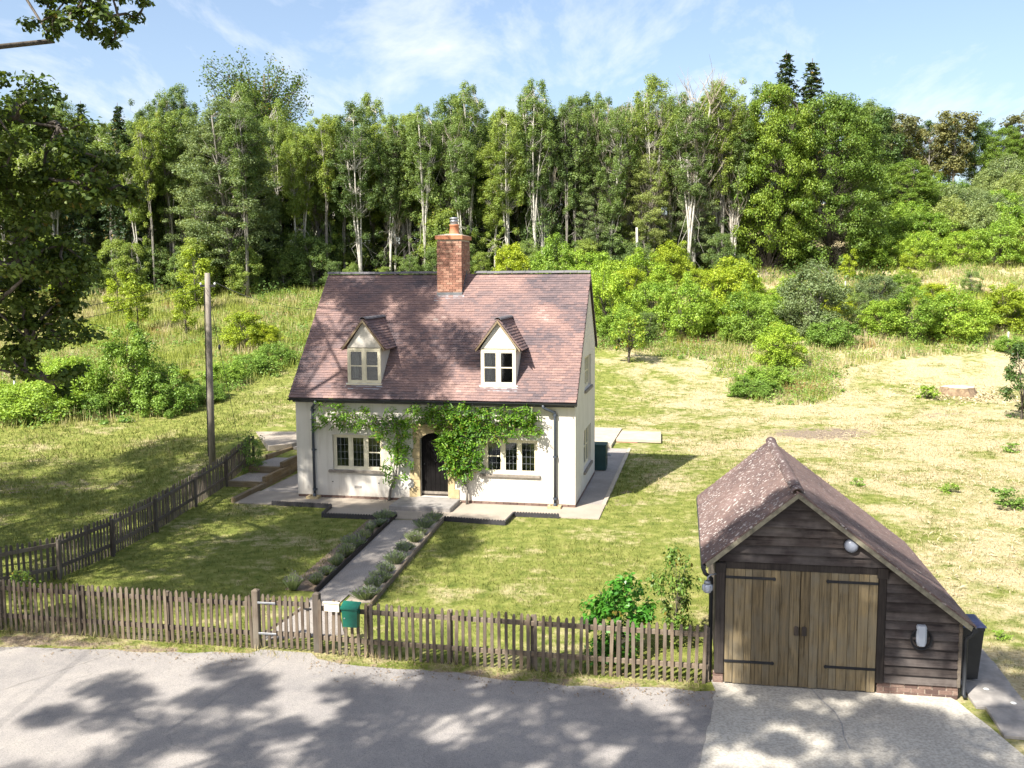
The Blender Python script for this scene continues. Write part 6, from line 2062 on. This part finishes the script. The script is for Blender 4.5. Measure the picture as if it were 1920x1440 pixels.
# fallen leaves and debris at the verge
xs = rgS.uniform(-13, 3.4, 2600); ys = fence_y(xs) - .45 + rgS.normal(size=2600) * .33
P = np.stack([xs, ys, np.full(2600, .035) + .01 * rgS.random(2600)], -1)
keep = ~((xs > -4.9) & (xs < -3.7))
tag(obj('dry_leaves', leaf_mesh('dry_leaves', P[keep], rgS.normal(size=(keep.sum(), 3)) * .3 + np.array([0, 0, 1]), .035 * rgS.uniform(.5, 1.4, keep.sum()), .6, rgS), 'dead_leaf'), 'dry fallen leaves along the road verge', 'leaves', kind='stuff')

# ---- wisteria on the cottage front
WL = [(1.28, 2.93, .45), (1.73, 2.82, .38), (1.0, 2.46, .34), (1.54, 2.51, .38), (2.35, 2.84, .31), (2.16, 2.44, .28), (2.61, 2.54, .38), (2.87, 2.29, .34), (3.25, 2.89, .24), (3.4, 2.47, .52), (3.21, 1.87, .31), (3.74, 2.39, .41), (4.01, 2.82, .31), (3.5, 1.54, .41), (3.19, 1.19, .28), (3.65, 1.88, .34), (3.81, 1.38, .28), (3.24, .8, .28), (3.71, .86, .21)]
WR = [(4.36, 2.83, .38), (4.79, 2.96, .41), (5.22, 2.9, .48), (5.72, 2.78, .52), (6.15, 2.7, .48), (6.65, 2.75, .48), (7.07, 2.81, .41), (7.48, 2.78, .45), (7.73, 2.9, .28), (7.78, 2.49, .31), (7.32, 2.45, .38), (6.73, 2.33, .38), (6.23, 2.29, .41), (5.72, 2.24, .48), (5.21, 2.35, .48), (5.0, 2.0, .38), (5.37, 1.8, .55), (5.8, 1.69, .45), (5.11, 1.59, .38), (5.45, 1.29, .52), (5.88, 1.31, .34), (5.19, 1.12, .31), (5.57, .96, .34), (4.61, 2.58, .28)]
def wisteria(blobs, stem, label, dens, seed):
    rg = np.random.default_rng(seed)
    root = empty('wisteria', (HX, HY, 0), -HYAW)
    tag(root, label, 'climber')
    m = MB()
    m.tube(stem, [.045, .04, .034, .028, .022][:len(stem)], 7, True, .5)
    hub = Vector(stem[-1])
    P, N = [], []
    for (u, z, r) in blobs:
        r = r * .93
        src = min((Vector(s) for s in stem[1:]), key=lambda s: (s - Vector((u, -.1, z))).length)
        m.tube(bent(src, (u, -.12, z), 4, .1, rg), [.018, .015, .012, .009, .006], 4, False, .5)
        for q in range(int(dens * (r / .4) ** 2)):
            # a compound leaf: rachis with paired leaflets
            a = rg.random() * 6.28
            rr = r * rg.random() ** .6 * 1.05
            c = np.array([u + math.cos(a) * rr, -.07 - .24 * rg.random() ** 1.2 - .1 * (1 - rr / r), z + math.sin(a) * rr * .8])
            d = unit(np.array([rg.normal() * .8, -.35 - .3 * rg.random(), -.2 + rg.normal() * .5]))
            side = unit(np.cross(d, rg.normal(size=3)))
            for k in range(5):
                for sg in (-1, 1):
                    P.append(c + d * .045 * k + side * sg * .045)
                    N.append(np.cross(d, side) * (1 if np.cross(d, side)[2] > 0 else -1) + rg.normal(size=3) * .3 + np.array([0, -.3, .4]))
    P, N = np.array(P), np.array(N)
    keep = P[:, 1] < -.03
    P, N = P[keep], N[keep]
    m.build('stem', 'bark_grey', root, True)
    obj('foliage', leaf_mesh('foliage', P, N, .092 * rg.uniform(.7, 1.2, len(P)), .5, rg), 'leaf_wisteria', root)
wisteria(WL, [(3.1, -.1, 0), (3.16, -.09, .4), (3.36, -.09, .85), (3.42, -.1, 1.6), (3.4, -.1, 2.5)], 'wisteria left of the door with a slender bent stem', 30, 7)
wisteria(WR, [(5.66, -.16, 0), (5.66, -.12, .45), (5.55, -.1, .9), (5.4, -.1, 1.7), (5.3, -.1, 2.6)], 'dense wisteria right of the door spreading over the window', 42, 8)

# ---- lavender along the path
def lavender_mesh(seed):
    rg = np.random.default_rng(seed)
    n = 420
    a = rg.random(n) * 6.283; t = rg.random(n) ** .5
    base = np.stack([np.cos(a) * t * .12, np.sin(a) * t * .12, np.zeros(n)], -1)
    tip = np.stack([np.cos(a) * t * .36, np.sin(a) * t * .36, .26 + .26 * rg.random(n) * (1.2 - t)], -1) + rg.normal(size=(n, 3)) * .02
    side = unit(np.cross(tip - base, rg.normal(size=(n, 3)))) * .011
    V = np.stack([base - side, base + side, tip + side * .7, tip - side * .7], 1).reshape(-1, 3)
    F = np.arange(n * 4).reshape(n, 4)
    r_ = np.repeat(rg.random(n) * .7 + .3, 4)
    k = 170
    sel = rg.integers(0, n, k)
    P = tip[sel] + np.array([0, 0, .03])
    V2, F2, r2 = leaf_arrays(P, rg.normal(size=(k, 3)), .075, .3, rg, np.full(k, .1))
    return fast_mesh('foliage', np.concatenate([V, V2]), np.concatenate([F, F2 + len(V)]), np.concatenate([r_, r2]))
LAV = [lavender_mesh(300 + i) for i in range(4)]
rgL = np.random.default_rng(9)
for side, pts in (('left', [(3.78, -2.5), (3.82, -3.1), (3.84, -3.9), (3.92, -4.7), (3.9, -5.4), (3.98, -6.1), (4.05, -6.9), (4.08, -7.6), (4.1, -8.3), (3.75, -8.8)]), ('right', [(5.2, -2.4), (5.16, -3.1), (5.24, -3.8), (5.28, -4.5), (5.27, -5.2), (5.36, -5.8), (5.42, -6.5), (5.44, -7.3), (5.52, -7.9), (5.56, -8.5), (5.6, -9.1)])):
    for i, (u, v) in enumerate(pts):
        x, y = h2w(u, v)
        o = plant_tree('lavender_plant', [('foliage', LAV[int(rgL.integers(4))], 'leaf_lavender')], (x, y, .02), rgL.random() * 6.28, (rgL.uniform(.4, .7), rgL.uniform(.6, 1.1), rgL.uniform(.4, .8)), 'lavender plant in the row on the %s side of the garden path' % side, 'lavender', 'lavender row %s of the path' % side)
# ---- shrubs by the fence and garage
SH = P2(tree_parts(281, 1.5, .15, .72, 46, 60, .115, .22, .025, 3, profile='round', flat=.85), 'bark_brown', 'leaf_glossy')
plant_tree('garden_shrub', SH, (1.95, 17.15, 0), .4, (1.02, .7, .95), 'bright glossy green shrub behind the fence left of the garage', 'shrub')
RO = P2(tree_parts(282, 1.9, .2, .62, 34, 42, .10, .24, .022, 3, profile='vase', flat=.9), 'bark_brown', 'leaf_rose')
plant_tree('rose_bush', RO, (3.05, 17.55, 0), 1.2, (.95, .7, .95), 'tall straggly yellowing rose bush at the garage corner', 'shrub')
plant_tree('corner_shrub', RO, (-10.2, 19.35, 0), 2.2, (.7, .5, .5), 'low reddish leafed shrub behind the front fence in the left corner', 'shrub')
CL = P2(tree_parts(283, 1.1, .1, .75, 44, 55, .07, .22, .02, 3, profile='round', flat=.9), 'bark_brown', 'leaf_bramble')
x, y = h2w(-2.9, 2.8)
plant_tree('fence_climber', CL, (x - .15, y, .2), .3, (.75, 1.1, 1.0), 'feathery green climber smothering the fence end by the steps', 'climber')

# ---- the roadside oaks: one left of the garden, two behind the viewpoint shading the road
def big_oak(name, lobes, trunk, leaf, seed, label, mat='leaf_oak'):
    """lobes: centre xyz, radii xyz, number of clumps, clump radius, leaves per clump"""
    rg = np.random.default_rng(seed)
    C, CR, PER = [], [], []
    for l in lobes:
        for i in range(l[6]):
            d = unit(rg.normal(size=3)); rr = (.3 + .7 * rg.random() ** .5)
            C.append(np.array(l[:3]) + d * np.array(l[3:6]) * rr)
            CR.append(l[7] * rg.uniform(.65, 1.25)); PER.append(l[8])
    C = np.array(C)
    root = empty(name, (trunk[0], trunk[1], 0))
    tag(root, label, 'tree')
    off = np.array([trunk[0], trunk[1], 0])
    m = MB()
    top = np.array([trunk[0], trunk[1], trunk[2]])
    cen = C.mean(0)
    m.tube([(0, 0, -.3), (0, 0, .6), tuple((top - off) * np.array([1, 1, .6])), tuple(cen - off)], [.75, .52, .42, .2], 10, True, .5)
    mains = []
    for l in lobes:
        e = np.array(l[:3])
        p = bent(np.array([trunk[0], trunk[1], trunk[2] * .6]) if l[7] > .6 else e + np.array([-4.0, -.5, 3.0]), e, 5, .12, rg, .04)
        k_ = .42 if l[7] > .6 else .25
        m.tube([tuple(np.array(q) - off) for q in p], [.3 * k_, .25 * k_, .2 * k_, .16 * k_, .12 * k_, .08 * k_], 7, False, .5)
        mains += [np.array(q) for q in p[2:]]
    mains = np.array(mains)
    subs = C[rg.choice(len(C), len(C) // 5, replace=False)]
    for e in subs:
        j = np.argmin(np.linalg.norm(mains - e, axis=1))
        m.tube([tuple(np.array(q) - off) for q in bent(mains[j], e, 4, .14, rg)], [.06, .05, .04, .03, .02], 5, False, .5)
    allp = np.concatenate([mains, subs])
    for e in C:
        j = np.argmin(np.linalg.norm(allp - e, axis=1))
        m.tube([tuple(np.array(q) - off) for q in bent(allp[j], e, 3, .15, rg)], [.035, .028, .02, .01], 4, False, .5)
    P, N, rn = clumps(C - off, CR, PER, rg, .55, .6)
    m.build('trunk', 'bark_brown', root, True)
    obj('crown', leaf_mesh('crown', P, N, leaf * rg.uniform(.7, 1.25, len(P)), .66, rg, rn), mat, root)
    return root
big_oak('roadside_oak', [(-18.5, 18, 11.5, 7.2, 8, 6, 190, 1.0, 420), (-14.0, 22.5, 17.8, 4.6, 5, 3.2, 52, .95, 480), (-21, 25, 13, 6, 5, 5, 125, 1.0, 420),
                         (-11.6, 25, 18.4, 2.6, 2.6, 2.2, 18, .8, 440), (-14.3, 22.4, 12, 2, 2, 2, 14, .7, 360), (-13.2, 14.3, 13.6, 3.5, 4, 3, 66, .85, 400),
                         (-10.6, 20, 9.8, 2.0, 2.2, 1.5, 88, .46, 115), (-8.7, 20, 9.0, 1.1, 1.0, .6, 24, .36, 100), (-10.5, 20.2, 7.3, 1.7, 2.0, 1.1, 62, .44, 110),
                         (-10.1, 20, 5.8, 1.3, 1.5, .7, 24, .34, 100), (-9.7, 20, 4.9, .8, 1.0, .35, 6, .28, 80), (-9.35, 22.5, 13.1, 1.7, 1.2, .8, 34, .32, 80)],
        (-19, 18, 7), .13, 61, 'big dark oak overhanging the garden from the left')
big_oak('roadside_oak', [(-12.5, 3.2, 14.5, 5.5, 3.6, 2.6, 64, .6, 330), (-8.0, 5.0, 13.0, 4.4, 2.8, 1.6, 40, .55, 330), (-17, -2, 14, 5, 4, 4, 26, .9, 400)], (-13.5, -3, 8), .15, 62, 'tall oak behind the viewpoint shading the left of the road')
big_oak('roadside_oak', [(-1.5, 1.6, 14.0, 4.8, 3.4, 2.0, 54, .6, 330), (-5.0, 1.6, 15.0, 3.8, 3.2, 2.0, 32, .6, 330), (3, -4, 15, 5, 4, 4, 24, .9, 400), (-3.3, 6.9, 14.4, 2.5, 1.5, 1.6, 34, .62, 330), (-0.6, 5.9, 14.2, 1.4, 1.3, 1.2, 8, .5, 300)], (3.5, -6.5, 8), .15, 63, 'tall oak behind the viewpoint shading the drive')

# ------------------------------------------------------------------ labels that single out each wood tree, shrub and lavender by landmark and order
LAND = [(-9999, 'beyond the left picture edge'), (0, 'behind the left oak'), (235, 'left of the pole'), (385, 'between pole and cottage'), (560, 'above the left roof end'), (700, 'just left of the chimney'), (815, 'straight behind the chimney'),
        (890, 'just right of the chimney'), (1000, 'above the right roof end'), (1110, 'right of the cottage gable'), (1250, 'by the leafless trees'), (1400, 'behind the big round oak'), (1650, 'right of the big round oak'), (1780, 'above the far right slope')]
ORD = ['first', 'second', 'third', 'fourth', 'fifth', 'sixth', 'seventh', 'eighth', 'ninth', 'tenth', 'eleventh', 'twelfth', 'thirteenth', 'fourteenth', 'fifteenth', 'sixteenth', 'seventeenth', 'eighteenth']
SHORT = {'slender trees of the wood with pale trunks': 'slender pale-trunked tree', 'slender trees of the wood with grey trunks': 'slender grey-trunked tree', 'dark trees of the wood': 'dark green tree',
         'understorey trees of the wood': 'narrow understorey tree', 'round-topped trees at the back of the wood': 'round-topped tree', 'spruces of the wood': 'dark spruce', 'grey-green trees of the wood edge': 'grey-green bushy tree', 'saplings along the foot of the wood': 'young leafy sapling',
         'shrubs of the young planting': 'plantation shrub', 'scrub band bushes': 'leafy scrub bush', 'left edge bramble bushes': 'low bramble bush', 'bronze trees on the right skyline': 'bronze skyline tree', 'green trees on the right skyline': 'green skyline tree'}
buckets = {}
for o in list(bpy.data.objects):
    if o.parent is None and o.get('group') in SHORT:
        px = 960 + 1795.0 * o.location.x / o.location.y
        land = [n for a, n in LAND if px >= a][-1]
        d = o.location.y
        rank = ''
        if o['group'].endswith('trunks') or 'of the wood' in o['group'] and 'foot' not in o['group']:
            rank = ' in front' if d < 92 else (' in the middle ranks' if d < 106 else ' at the back')
        elif o['group'] == 'shrubs of the young planting':
            rank = ' lowest' if d < 94 else ' low down' if d < 100 else (' halfway up' if d < 113 else ' high up')
        buckets.setdefault((o['group'], SHORT[o['group']] + rank + ' ' + land), []).append((px, o))
for (g, lab), L in buckets.items():
    L.sort(key=lambda q: q[0])
    for i, (px, o) in enumerate(L):
        o['label'] = lab + ('' if len(L) == 1 else ', %s from left' % ORD[min(i, 17)])
for side in ('left', 'right'):
    L = sorted([o for o in bpy.data.objects if o.parent is None and o.get('group') == 'lavender row %s of the path' % side], key=lambda o: o.location.y)
    for i, o in enumerate(L):
        o['label'] = '%s lavender plant from the gate in the row %s of the path' % (ORD[i], side)
L = sorted([o for o in bpy.data.objects if o.get('group') == 'pale stones on the slabs'], key=lambda o: o.location.y)
for n, o in zip(('nearest the road', 'in the middle', 'nearest the bin'), L):
    o['label'] = 'small pale stone on the garage side slabs, %s' % n
